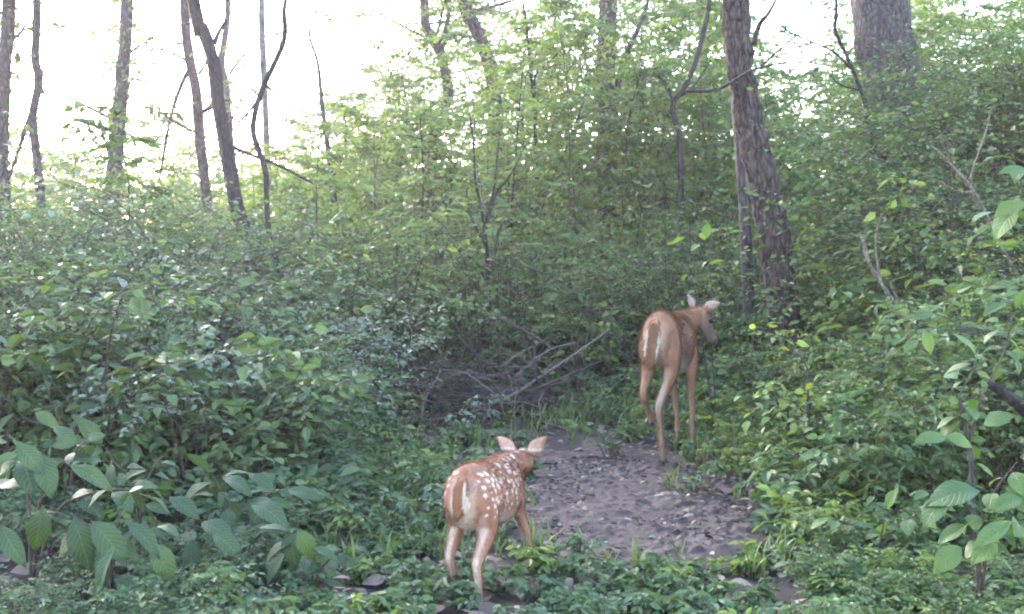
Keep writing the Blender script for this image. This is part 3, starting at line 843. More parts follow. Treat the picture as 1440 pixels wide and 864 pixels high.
# low herbs on the floor
rng = np.random.default_rng(107); items = []
while len(items) < 760:
    Y = 3.2 + 8.5 * rng.uniform(0, 1) ** 1.3; u = rng.uniform(150, 1300); x = (u - 720) / F_PX * Y
    mm = float(mud_mask(np.array([x]), np.array([Y]))[0])
    near = Y < 4.45
    if mm > .25 and rng.uniform() > .06: continue
    if 870 < u < 965 and 5.4 < Y < 7.5: continue
    if 540 < u < 800 and 6.4 < Y < 9.6 and rng.uniform() < .65: continue
    if 600 < u < 1060 and 4.45 < Y < 7.4 and rng.uniform() < .45: continue
    if abs(u - 670) < 75 and Y < 4.3 and rng.uniform() < .7: continue
    h = rng.uniform(.05, .12) if near else rng.uniform(.12, .40) * np.interp(Y, [4, 6, 9], [.7, .85, 1.15])
    if abs(u - 690) < 110 and 6.3 < Y < 9.2: h *= .45
    items.append((np.array([x, Y, gz(x, Y) - .01]), h, int(rng.choice(3, p=[.5, .35, .15]))))
scatter('ground_cover', 'low leafy ground cover around the bare mud', 'ground cover', POOL_herb, items, rng)

# grass: arching blades
def grass(g, rng, P, n, lo, hi, w=.007):
    P = np.asarray(P, float)
    az = rng.uniform(0, 2 * np.pi, n); L_ = rng.uniform(lo, hi, n); bend = rng.uniform(.2, 1.0, n)
    d = np.stack([np.cos(az), np.sin(az), np.zeros(n)], -1); s = np.stack([-np.sin(az), np.cos(az), np.zeros(n)], -1)
    ts = np.array([0, .35, .7, 1.0]); ww = np.array([.8, 1.0, .7, .05])
    V = []
    for t, k in zip(ts, ww):
        c = P + d * (bend * L_ * t * t * .75)[:, None] + np.array([0, 0, 1.0]) * (L_ * (t - .45 * bend * t * t))[:, None]
        V += [c - s * (w * k), c + s * (w * k)]
    V = np.stack(V, 1)
    Fq = []
    for i in range(3):
        a = 2 * i; Fq += [(a, a + 1, a + 3), (a, a + 3, a + 2)]
    Fc = np.array(Fq)[None] + (np.arange(n) * 8)[:, None, None]
    g.add(V.reshape(-1, 3), Fc.reshape(-1, 3), 0)


g = Geo(); rng = np.random.default_rng(108)
patches = [(1000, 615, 40, 28, 80), (1010, 600, 60, 30, 120), (1055, 640, 45, 36, 100), (850, 580, 60, 30, 30), (800, 600, 40, 20, 22), (880, 600, 40, 18, 20), (1050, 690, 40, 20, 40),
           (545, 640, 40, 50, 34), (575, 690, 30, 36, 26), (600, 600, 50, 30, 6), (520, 700, 40, 40, 14), (740, 610, 50, 14, 14), (690, 640, 60, 20, 12), (1140, 640, 60, 50, 90), (1200, 620, 80, 40, 90),
           (960, 705, 60, 26, 12), (820, 790, 200, 30, 30), (600, 790, 140, 30, 30), (1000, 800, 160, 30, 30)]
for u0, v0, su, sv, cnt in patches:
    for k in range(cnt):
        u = rng.normal(u0, su * .6); v = max(rng.normal(v0, sv * .6), 540)
        Y = CAM_H * F_PX / (v - 400); x = (u - 720) / F_PX * Y
        if mud_mask(np.array([x]), np.array([Y]))[0] > .05 and rng.uniform() > .04: continue
        m_ = int(rng.integers(3, 9)); p = np.array([x, Y, gz(x, Y)]) + np.append(rng.normal(0, .02, 2), 0)
        grass(g, rng, np.repeat(p[None], m_, 0) + np.concatenate([rng.normal(0, .012, (m_, 2)), np.zeros((m_, 1))], 1), m_, .10, .30 if Y > 5 else .2, .0045)
link('grass', g.mesh('grass', [M_grass]), None, 'long arching grass blades fringing the mud', 'grass', None, 'stuff')

# ------------------------------------------------------------------ fallen wood
lg = px_path([(560, 600, 9.4), (640, 588, 9.1), (700, 575, 8.9), (770, 572, 8.8)], 9)
base = lg[0].copy()
P = spline(lg, 40)
P[:, 2] = ground_z(P[:, 0], P[:, 1]) + .12
base = P[0].copy()
g = Geo(); g.add(*tube(P - base, np.linspace(.12, .16, 40), 28, trunk_ridges(41, .35, 7, 5)), 0)
o = link('fallen_log', g.mesh('fallen_log', [M_log]), None, 'dark rotten fallen log at the back of the mud', 'log'); o.location = tuple(base)
FB = 'fallen branches piled over the log'
sticks = [
    ('long pale fallen branch slanting up to the right over the log', [(665, 578, 8.7), (720, 556, 8.7), (760, 530, 8.8), (810, 497, 8.9), (858, 463, 9.1)], 8, M_dead),
    ('brown branch slanting down from upper left behind the log', [(696, 444, 9.6), (730, 462, 9.5), (765, 482, 9.4), (776, 492, 9.3)], 8, M_twig),
    ('pale curved stick between the long fallen branch and the brown branch', [(725, 530, 9.0), (752, 506, 9.0), (778, 490, 9.1), (810, 482, 9.2)], 5, M_dead),
    ('short straight stick above the pale curved stick', [(705, 516, 9.2), (735, 495, 9.2), (766, 479, 9.2)], 5, M_dead),
    ('thin upright twig crossing the short straight stick', [(731, 467, 9.1), (742, 492, 9.1), (752, 515, 9.0), (760, 525, 9.0)], 4, M_twig),
    ('dark forked twig leaning beside the long fallen branch', [(752, 480, 9.0), (751, 505, 8.9), (758, 522, 8.8), (764, 527, 8.8)], 5, M_bark_dark),
    ('dark branch lying across the log to the lower right', [(640, 470, 9.3), (672, 500, 9.2), (712, 528, 9.0), (750, 550, 8.8), (785, 572, 8.6)], 6, M_bark_dark),
    ('long low stick lying right of the log', [(740, 552, 8.6), (790, 532, 8.7), (830, 515, 8.8), (856, 503, 8.9)], 5, M_twig),
    ('arched pale twig at the left end of the brush pile', [(569, 558, 8.7), (577, 544, 8.7), (592, 539, 8.7), (606, 545, 8.7)], 5, M_dead),
    ('pale stick standing in the left of the brush pile', [(593, 584, 8.4), (598, 560, 8.5), (612, 536, 8.6), (620, 520, 8.7)], 6, M_dead),
    ('pinkish branch running right from the left brush pile', [(608, 545, 8.8), (640, 552, 8.8), (668, 555, 8.8), (700, 566, 8.7)], 5, M_twig),
    ('dark twig rising left of the brush pile', [(618, 552, 8.9), (600, 525, 9.0), (588, 500, 9.1), (580, 480, 9.2)], 5, M_bark_dark),
    ('long thin twig arching over the front of the log', [(652, 523, 8.6), (690, 550, 8.5), (706, 572, 8.4), (710, 605, 8.3)], 4, M_dead),
    ('stick with forked end leaning on the right of the log', [(757, 600, 8.2), (760, 580, 8.3), (758, 565, 8.4), (765, 552, 8.5)], 4, M_dead),
    ('dark short branch on the soil below the log', [(700, 628, 7.6), (716, 620, 7.7), (732, 616, 7.75), (741, 607, 7.8)], 11, M_bark_dark),
    ('thin stick lying in the grass left of the fawn', [(636, 648, 7.0), (660, 630, 7.2), (680, 612, 7.5)], 4, M_dead),
    ('grey stick on the mud edge right of the fawn ears', [(752, 660, 6.5), (765, 652, 6.55), (780, 652, 6.6), (792, 648, 6.7)], 5, M_bark_grey),
    ('dark twig on the mud behind the fawn shoulder', [(738, 686, 5.95), (750, 698, 5.75), (760, 712, 5.55)], 6, M_bark_dark),
    ('short brown stick on the mud below the doe', [(896, 742, 5.0), (908, 735, 5.1), (915, 730, 5.15)], 4, M_twig),
    ('pale straw stalk lying on the mud below the doe hoof', [(868, 702, 5.62), (890, 709, 5.52), (925, 718, 5.4)], 3, M_dead),
    ('straw stalk lying along the right edge of the mud', [(985, 716, 5.36), (1030, 710, 5.45), (1075, 703, 5.5)], 3, M_dead),
    ('brown stick lying in dry leaves right of the mud', [(990, 708, 5.5), (1012, 700, 5.6), (1036, 690, 5.7)], 6, M_twig),
    ('leaning straw stalk right of the doe hoof', [(950, 668, 6.35), (940, 655, 6.3), (928, 642, 6.3)], 3, M_dead),
]
for i, (lb, pts, w, mt) in enumerate(sticks):
    pts = list(pts)
    o = branch('fallen_branch', lb, pts, 9, w * .8, mt, 'branch', FB if i < 14 else 'sticks lying on the ground', seed=50 + i, taper=.5, sides=7)
# fine brush twigs: uncountable
g = Geo(); rng = np.random.default_rng(61)
for k in range(330):
    u = rng.uniform(545, 800) if k % 3 else rng.normal(650, 60); v = rng.uniform(520, 640); Y = rng.uniform(8.0, 9.8)
    p = at(u, v, Y); p[2] = gz(p[0], p[1]) + rng.uniform(.02, .5) ** 1.2
    d = norm(np.append(rng.normal(0, 1, 2), rng.normal(0.1, .45))) * rng.uniform(.2, .7)
    g.add(*tube(spline([p - d * .5, p + rng.normal(0, .03, 3), p + d * .5], 7), np.linspace(.0048, .0016, 7), 4), 0 if rng.uniform() < .75 else 1)
link('brushwood', g.mesh('brushwood', [M_twig, M_dead]), None, 'tangle of fine dry twigs heaped around the fallen log', 'brushwood', None, 'stuff')
branch('dark_branch', 'thick dark branch poking in behind the leaves at the right edge', [(1452, 585), (1432, 568), (1410, 552), (1388, 538)], 4.6, 20, M_bark_dark, taper=.6, seed=71)
branch('dead_branch', 'pale bare dead branch leaning in the right thicket', [(1286, 474), (1265, 440), (1240, 400), (1222, 370), (1216, 345), (1208, 330)], 6.6, 7, M_dead, twigs=[([(1240, 400), (1233, 365), (1232, 330), (1240, 300)], 4), ([(1268, 440), (1255, 405), (1245, 390)], 4), ([(1222, 370), (1214, 350), (1217, 320)], 3)], taper=.5, seed=72)
branch('dead_branch', 'long thin pale dead branch slanting through the bushes at upper right', [(1440, 405), (1420, 370), (1395, 320), (1370, 270), (1340, 235), (1310, 205)], 6.8, 7, M_dead, twigs=[([(1370, 270), (1345, 268), (1290, 240)], 4), ([(1372, 290), (1365, 250), (1385, 190), (1395, 150)], 4)], taper=.4, seed=73)
branch('dark_branch', 'black branch hanging among leaves right of the rough trunk', [(1262, 330), (1272, 305), (1284, 275), (1290, 240)], 8.0, 9, M_bark_dark, seed=74)
branch('dark_branch', 'low dark branch reaching through the right bushes', [(1240, 350), (1290, 335), (1330, 315), (1360, 295)], 7.6, 6, M_bark_dark, seed=75)

# ------------------------------------------------------------------ central shrubs and saplings that stand out
def plant_thing(name, label, u, Y, fn, cat, mats, group=None, v=None):
    x = (u - 720) / F_PX * Y
    base = np.array([x, Y, gz(x, Y) - .02])
    o = empty(name, tuple(base), label, cat, group)
    gw, gl = Geo(), Geo()
    fn(gw, gl)
    link('stems', gw.mesh('stems', [mats[0]]), o)
    link('leaves', gl.mesh('leaves', [mats[1]], smooth=False), o)
    return o


class Split:
    """routes slot 0 to the wood and slot 1 to the leaves"""
    def __init__(self, gw, gl): self.g = (gw, gl)
    def add(self, V, F, mat=0, uv=None, col=None): self.g[mat].add(V, F, 0, uv, col)


def forked_sapling(gw, gl):
    rng = np.random.default_rng(201); Y = 10.2
    x0 = (684 - 720) / F_PX * Y; b = np.array([x0, Y, gz(x0, Y) - .02])
    def L(pts, w0, w1):
        P = spline(px_path(pts, Y), 16) - b; gw.add(*tube(P, np.linspace(w0, w1, 16) * Y / F_PX / 2, 7), 0); return P
    st = spline([np.zeros(3)] + [p - b for p in px_path([(680, 470), (687, 430), (686, 380), (681, 320)], Y)], 26)
    gw.add(*tube(st, np.linspace(9, 6, 26) * Y / F_PX / 2, 8), 0)
    for pts in ([(681, 322), (676, 290), (668, 250), (666, 200), (660, 160)], [(682, 322), (690, 295), (700, 270), (722, 240), (738, 205)], [(682, 330), (686, 300), (694, 270), (698, 235), (702, 190)],
                [(686, 390), (697, 350), (703, 320), (722, 300), (735, 285)], [(686, 350), (672, 325), (660, 300), (655, 260)], [(685, 400), (670, 370), (640, 350)]):
        q = L(pts, 5, 2)
        for k in range(9):
            i = rng.integers(4, 15); a = rng.uniform(0, 6.28); d = np.array([math.cos(a), math.sin(a), rng.normal(.2, .3)]) * rng.uniform(.15, .35)
            s = spline([q[i], q[i] + d * .5, q[i] + d], 4); gw.add(*tube(s, .003, 3, cap=False), 0)
            add_leaves(gl, *twig_leaves(rng, s, 7, .06, .45), 'small', 0)
plant_thing('forked_sapling', 'dark forked sapling standing behind the brush pile in the centre', 684, 10.2, forked_sapling, 'sapling', (M_bark_dark, M_leaf_back))


def simple(form, seed, h, spread, **kw):
    def fn(gw, gl):
        rng = np.random.default_rng(seed); s = Split(gw, gl)
        if form == 'shrub': shrub(s, rng, np.zeros(3), h, spread, **kw)
        else: sapling(s, rng, np.zeros(3), h, spread, **kw)
    return fn


plant_thing('silvery_shrub', 'silvery-leaved shrub with pale shining leaf tops in the left bank', 235, 5.4, simple('shrub', 301, .95, .5, stems=8, twigs=6, leaves=8, size=.075, kind='mid', arch=1.0), 'shrub', (W, M_leaf_silver))
plant_thing('silvery_shrub', 'pale bluish shrub at the left foot of the thicket beside the brush pile', 505, 7.8, simple('shrub', 302, 1.05, .55, stems=10, twigs=8, leaves=9, size=.052, kind='small', arch=1.0), 'shrub', (W, M_leaf_silver))
plant_thing('bright_shrub', 'bright green shrub with level leaf tiers between brush pile and doe', 815, 9.6, simple('shrub', 303, .95, .45, stems=6, twigs=5, leaves=8, size=.09, kind='mid', arch=1.0), 'shrub', (W, M_leaf_gold))
plant_thing('tall_herb', 'tall thin-stemmed herb with light leaf clusters right of the mud', 1150, 5.6, simple('shrub', 304, .95, .16, stems=3, twigs=10, leaves=6, size=.06, kind='mid', arch=.2, low=.15), 'herb', (M_twig, M_leaf_gold))
plant_thing('tall_herb', 'shorter pale herb left of the tall thin-stemmed herb', 1108, 5.9, simple('shrub', 305, .75, .14, stems=2, twigs=9, leaves=6, size=.05, kind='mid', arch=.2, low=.15), 'herb', (M_twig, M_leaf_gold))
plant_thing('bright_sapling', 'leafy young sapling in front of the rough trunk foot', 1120, 7.6, simple('shrub', 306, .9, .35, stems=5, twigs=7, leaves=8, size=.065, kind='mid', arch=.8), 'sapling', (W, M_leaf_right))
plant_thing('hazel_sapling', 'leafy sapling with level sprays left of the straight brown trunk', 590, 12.0, simple('sapling', 307, 3.0, .9, twigs=34, leaves=7, size=.085, kind='small', rad=.02, low=.35), 'sapling', (M_bark_dark, M_leaf_back))
plant_thing('hazel_sapling', 'leafy sapling with level sprays right of the straight brown trunk', 905, 13.0, simple('sapling', 308, 3.6, 1.0, twigs=34, leaves=7, size=.085, kind='small', rad=.02, low=.3), 'sapling', (M_bark_dark, M_leaf_back))
plant_thing('hazel_sapling', 'leafy sapling with yellow-green sprays over the leaning central trunk', 740, 14.0, simple('sapling', 309, 4.2, 1.1, twigs=40, leaves=7, size=.085, kind='small', rad=.02, low=.3), 'sapling', (M_bark_dark, M_leaf_gold))
plant_thing('dark_stemmed_shrub', 'shrub with long dark upright stems in the left bank centre', 368, 6.2, simple('shrub', 310, 1.35, .35, stems=5, twigs=5, leaves=6, size=.05, kind='small', arch=.4), 'shrub', (M_bark_dark, M_leaf_left))
plant_thing('sparse_sapling', 'sparse sapling with level leaf sprays against the sky by the ivy covered trunk', 165, 9.5, simple('sapling', 312, 2.45, .75, twigs=22, leaves=7, size=.085, kind='small', rad=.012, low=.55, flat=.15), 'sapling', (M_bark_dark, M_leaf_right))
plant_thing('sparse_sapling', 'sparse sapling right of the pale lichen spotted trunk', 450, 11.5, simple('sapling', 313, 2.6, .7, twigs=18, leaves=7, size=.08, kind='small', rad=.012, low=.45, flat=.2), 'sapling', (M_bark_dark, M_leaf_back))
plant_thing('clearing_herb', 'small tooth-leaved herb growing in front of the fallen log', 655, 8.0, simple('shrub', 311, .38, .25, stems=5, twigs=4, leaves=6, size=.07, kind='mid'), 'herb', (W, M_leaf_silver))

# ------------------------------------------------------------------ broad-leaved foreground plants, each leaf a part
def big_leaf_mesh(name, mat, seed, wid=.5, droop=.35, fold=.12):
    """a leaf of length 1 along +Y, 48 triangles, arched and folded"""
    rng = np.random.default_rng(seed)
    t = np.linspace(0, 1, 7)
    prof = np.array([.02, .55, .92, 1.0, .82, .45, .0]) * wid * .5
    V, U = [], []
    ph = rng.uniform(0, 6)
    for i, (a, w) in enumerate(zip(t, prof)):
        y = a - .10 * droop * a * a; z = -droop * a * a * .6 + .04 * math.sin(a * 3)
        for s in (-1, -.5, 0, .5, 1):
            wob = .022 * math.sin(ph + 9 * a + 3 * s) * abs(s)
            V.append((s * w, y - .04 * abs(s) * (1 - a), z + fold * abs(s) * w / (wid * .5) * (1 - .6 * abs(s)) + wob)); U.append((.5 + s * .5, a))
    Fc = []
    for i in range(6):
        for j in range(4):
            a = i * 5 + j
            Fc += [(a, a + 1, a + 6), (a, a + 6, a + 5)]
    return tri_mesh(name, np.array(V), np.array(Fc), np.zeros(len(Fc)), [mat], np.array(U))


LEAF_L = [big_leaf_mesh('leaf', M_leaf_big, s, w, d, f) for s, w, d, f in ((1, .46, .35, .10), (2, .52, .6, .08), (3, .42, .2, .14), (4, .5, .9, .10))]
LEAF_R = [big_leaf_mesh('leaf', M_leaf_big_r, s, w, d, f) for s, w, d, f in ((5, .50, .35, .10), (6, .56, .7, .08), (7, .44, .2, .14), (8, .6, .5, .10))]


def place_leaf(root, me, P, D, N, size):
    D = norm(np.asarray(D, float)); X = norm(np.cross(D, np.asarray(N, float))); Z = np.cross(X, D)
    o = link('leaf', me, root)
    X = X * (.78 + .4 * abs(math.sin(P[0] * 91.7 + P[2] * 57.3)))
    m = Matrix(((X[0] * size, D[0] * size, Z[0] * size, P[0]), (X[1] * size, D[1] * size, Z[1] * size, P[1]), (X[2] * size, D[2] * size, Z[2] * size, P[2]), (0, 0, 0, 1)))
    o.matrix_local = m
    return o


def broad_plant(label, u, Y, stems, meshes, size, seed, nleaf=(8, 12), wood=M_twig, group='broad-leaved plants in the foreground', extra=(), face=(0, -.5, 0)):
    """stems: list of pixel polylines (u, v, Y) that the leaves sit on"""
    rng = np.random.default_rng(seed)
    x = (u - 720) / F_PX * Y; base = np.array([x, Y, gz(x, Y) - .02])
    root = empty('broadleaf_plant', tuple(base), label, 'plant', group)
    for pts in stems:
        P = spline([np.zeros(3)] + [p - base for p in px_path(pts, Y)], 22)
        g = Geo(); g.add(*tube(P, np.linspace(.0065, .0025, 22), 6), 0)
        link('stem', g.mesh('stem', [wood]), root)
        n = int(rng.integers(*nleaf))
        for k in range(n):
            t = .28 + .72 * (k + rng.uniform(-.2, .2)) / max(n - 1, 1); t = min(max(t, 0), 1) * 21
            i = min(int(t), 20); p = P[i] + (P[i + 1] - P[i]) * (t - i)
            T = norm(P[i + 1] - P[i])
            a = k * 2.4 + rng.normal(0, .5)
            d = np.array([math.cos(a), math.sin(a), rng.normal(-.12, .25)]) + np.array(face) * .5
            if k == n - 1: d = T + np.array([0, -.2, -.3])
            d = norm(d)
            s = size * rng.uniform(.4, 1.15)
            pet = p + d * s * .22
            g = Geo(); g.add(*tube(spline([p, p + d * s * .12 + np.array([0, 0, .01]), pet], 5), .0018, 4), 0)
            N = norm(np.array([0, 0, 1.0]) + rng.normal(0, .35, 3) + np.array([0, -.35, 0]))
            lf = place_leaf(root, meshes[int(rng.integers(len(meshes)))], pet, d + np.array([0, 0, -.1]), N, s)
            st = link('stalk', g.mesh('stalk', [wood]), lf); st.matrix_parent_inverse = lf.matrix_local.inverted()
    for (uu, vv, YY, du, dv, s) in extra:   # leaves set one by one: base pixel, direction on the picture plane, length in metres
        p = at(uu, vv, YY) - base
        d = norm(np.array([du, rng.uniform(-.5, -.1), -dv]))
        N = norm(np.array([rng.normal(0, .15), -.55, .85]) + rng.normal(0, .12, 3))
        place_leaf(root, meshes[int(rng.integers(len(meshes)))], p, d, N, s)
    return root


GB = 'broad-leaved plants in the foreground'
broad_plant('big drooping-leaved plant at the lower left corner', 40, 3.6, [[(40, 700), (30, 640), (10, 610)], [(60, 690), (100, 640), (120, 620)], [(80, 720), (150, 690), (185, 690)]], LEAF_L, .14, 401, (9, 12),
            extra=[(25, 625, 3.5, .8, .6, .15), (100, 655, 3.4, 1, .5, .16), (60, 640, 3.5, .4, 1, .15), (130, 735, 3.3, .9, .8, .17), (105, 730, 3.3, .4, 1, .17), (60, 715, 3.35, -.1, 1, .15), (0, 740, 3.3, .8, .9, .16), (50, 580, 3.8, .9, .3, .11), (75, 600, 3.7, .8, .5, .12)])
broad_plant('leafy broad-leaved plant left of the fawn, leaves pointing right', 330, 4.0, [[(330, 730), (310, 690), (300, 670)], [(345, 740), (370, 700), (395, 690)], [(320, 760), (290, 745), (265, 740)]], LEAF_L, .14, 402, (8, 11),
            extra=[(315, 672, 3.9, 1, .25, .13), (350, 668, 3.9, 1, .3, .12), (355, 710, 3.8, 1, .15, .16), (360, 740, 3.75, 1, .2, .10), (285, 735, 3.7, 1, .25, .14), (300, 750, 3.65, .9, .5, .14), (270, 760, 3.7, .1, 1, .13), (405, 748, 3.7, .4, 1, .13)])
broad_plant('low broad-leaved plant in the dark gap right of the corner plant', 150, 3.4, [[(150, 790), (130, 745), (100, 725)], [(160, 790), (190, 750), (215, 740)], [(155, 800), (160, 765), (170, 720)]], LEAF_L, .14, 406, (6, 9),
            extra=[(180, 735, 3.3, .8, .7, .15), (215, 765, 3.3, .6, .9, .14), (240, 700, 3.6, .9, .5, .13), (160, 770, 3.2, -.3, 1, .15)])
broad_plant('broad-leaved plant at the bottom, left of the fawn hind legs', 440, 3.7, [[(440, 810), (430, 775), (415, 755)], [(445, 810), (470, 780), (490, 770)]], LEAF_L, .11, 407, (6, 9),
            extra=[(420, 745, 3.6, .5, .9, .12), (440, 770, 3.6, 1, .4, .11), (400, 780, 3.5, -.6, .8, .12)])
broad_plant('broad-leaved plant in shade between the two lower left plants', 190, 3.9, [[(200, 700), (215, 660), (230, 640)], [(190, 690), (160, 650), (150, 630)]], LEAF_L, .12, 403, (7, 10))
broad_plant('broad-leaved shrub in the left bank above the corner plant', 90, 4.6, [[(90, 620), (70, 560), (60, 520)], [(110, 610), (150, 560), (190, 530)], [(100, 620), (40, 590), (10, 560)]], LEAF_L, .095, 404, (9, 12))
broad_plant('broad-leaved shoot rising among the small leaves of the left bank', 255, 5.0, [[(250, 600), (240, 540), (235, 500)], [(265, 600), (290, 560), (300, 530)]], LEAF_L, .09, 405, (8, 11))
broad_plant('fresh green broad-leaved plant at the lower right corner', 1380, 3.4, [[(1380, 740), (1400, 690), (1430, 650)], [(1370, 740), (1340, 700), (1300, 690)], [(1390, 760), (1420, 740), (1440, 735)]], LEAF_R, .115, 411, (9, 12),
            extra=[(1375, 690, 3.3, -1, .05, .17), (1330, 700, 3.3, -1, .6, .12), (1350, 770, 3.2, -.8, .5, .11), (1420, 735, 3.2, -.9, .45, .15), (1400, 760, 3.2, -1, .5, .11), (1435, 700, 3.3, -.8, .1, .11)])
broad_plant('right sapling with a pale bent stem and fresh green leaves', 1372, 4.2, [[(1368, 660), (1355, 600), (1345, 555), (1320, 520)], [(1365, 640), (1380, 560), (1410, 500), (1425, 440)], [(1362, 620), (1350, 560), (1370, 520), (1380, 490)]], LEAF_R, .10, 412, (9, 13), wood=M_bark_grey,
            extra=[(1330, 615, 3.9, -1, .05, .14), (1330, 615, 3.9, 1, .15, .10), (1385, 598, 3.9, .6, -.5, .11), (1290, 480, 4.3, -.8, .4, .09), (1300, 465, 4.3, .2, 1, .10), (1340, 470, 4.3, .7, .5, .12), (1310, 440, 4.4, -1, .2, .09)])
broad_plant('leafy branch with bright leaves reaching in at the right edge', 1490, 3.4, [[(1485, 560), (1470, 400), (1440, 320), (1405, 300)], [(1488, 500), (1480, 320), (1450, 240), (1430, 225)]], LEAF_R, .10, 413, (7, 10),
            extra=[(1440, 285, 3.3, -1, .3, .11), (1430, 295, 3.3, -.8, .6, .12), (1445, 240, 3.3, -1, .05, .10)])
broad_plant('low broad-leaved plant at the foot of the right bank', 1230, 4.1, [[(1230, 770), (1200, 740), (1170, 730)], [(1240, 770), (1270, 735), (1300, 720)], [(1235, 780), (1240, 750), (1245, 720)]], LEAF_R, .09, 414, (7, 10))
broad_plant('small plant with a few light leaves right of the rough trunk', 1180, 6.2, [[(1180, 600), (1182, 555), (1176, 525)], [(1182, 600), (1195, 560), (1200, 535)]], LEAF_R, .085, 415, (5, 8))
broad_plant('shoot with bright lime leaves above the doe, left of the rough trunk', 1010, 7.9, [[(985, 470), (975, 400), (955, 368)], [(1000, 470), (1000, 400), (995, 335)]], LEAF_R, .115, 426, (5, 7))
broad_plant('hanging leafy shoot at the left edge against the white sky', -40, 6.5, [[(-20, 300), (-2, 210), (12, 140), (22, 95)], [(-20, 320), (5, 240), (24, 185)]], LEAF_L, .10, 418, (9, 12))
broad_plant('small two-leaved shoot at the bottom right of the mud', 1115, 4.0, [[(1115, 800), (1118, 780), (1122, 768)]], LEAF_R, .085, 417, (4, 6))

# white scraps on the mud
def scrap(label, u, v, w, seed):
    rng = np.random.default_rng(seed); Y = CAM_H * F_PX / (v - 400); x = (u - 720) / F_PX * Y
    V, Fc = rock(rng, w * Y / F_PX / 2)
    o = link('pale_stone', tri_mesh('pale_stone', V * np.array([1, .8, .8]), Fc, np.zeros(len(Fc)), [M_stone], smooth=False), None, label, 'stone', 'pale stones on the mud')
    o.location = (x, Y, float(mud_z(np.array([x]), np.array([Y]))[0]) + .008)
for a in (('small whitish stone on the mud right of the fawn front leg', 788, 750, 12, 1), ('flat pale stone at the lower right of the mud', 918, 768, 12, 2), ('pale pebble on the right side of the mud', 1018, 688, 9, 3), ('pale pebble under the doe, middle of the mud', 855, 666, 8, 4)):
    scrap(*a)

# ------------------------------------------------------------------ deer
def loft(rings, n=28, up=(0, 0, 1)):
    """rings: (centre, half width, half height). The axis follows the centres"""
    C = np.array([r[0] for r in rings], float); T = norm(np.gradient(C, axis=0))
    th = np.linspace(0, 2 * np.pi, n, endpoint=False); V = []
    up = np.array(up, float)
    for (c, a, b), t in zip(rings, T):
        X = norm(np.cross(t, up)); Z = np.cross(X, t)
        V.append(np.asarray(c) + a * np.cos(th)[:, None] * X + b * np.sin(th)[:, None] * Z)
    m = len(rings); V = np.concatenate(V + [C[:1], C[-1:]])
    i = np.arange(m - 1)[:, None]; j = np.arange(n)[None]; k = (j + 1) % n
    Fc = np.concatenate([np.stack([i * n + j, i * n + k, (i + 1) * n + k], -1).reshape(-1, 3), np.stack([i * n + j, (i + 1) * n + k, (i + 1) * n + j], -1).reshape(-1, 3)])
    j = np.arange(n); k = (j + 1) % n
    Fc = np.concatenate([Fc, np.stack([np.full(n, m * n), k, j], -1), np.stack([np.full(n, m * n + 1), (m - 1) * n + j, (m - 1) * n + k], -1)])
    return V, Fc


def dense(rings, n):
    C = spline([r[0] for r in rings], n); s = np.linspace(0, len(rings) - 1, n); k = np.arange(len(rings))
    def sm(vals):
        return spline(np.stack([vals, vals * 0, vals * 0], -1), n)[:, 0]
    A = sm(np.array([r[1] for r in rings])); B = sm(np.array([r[2] for r in rings]))
    return [(C[i], max(A[i], .002), max(B[i], .002)) for i in range(n)]


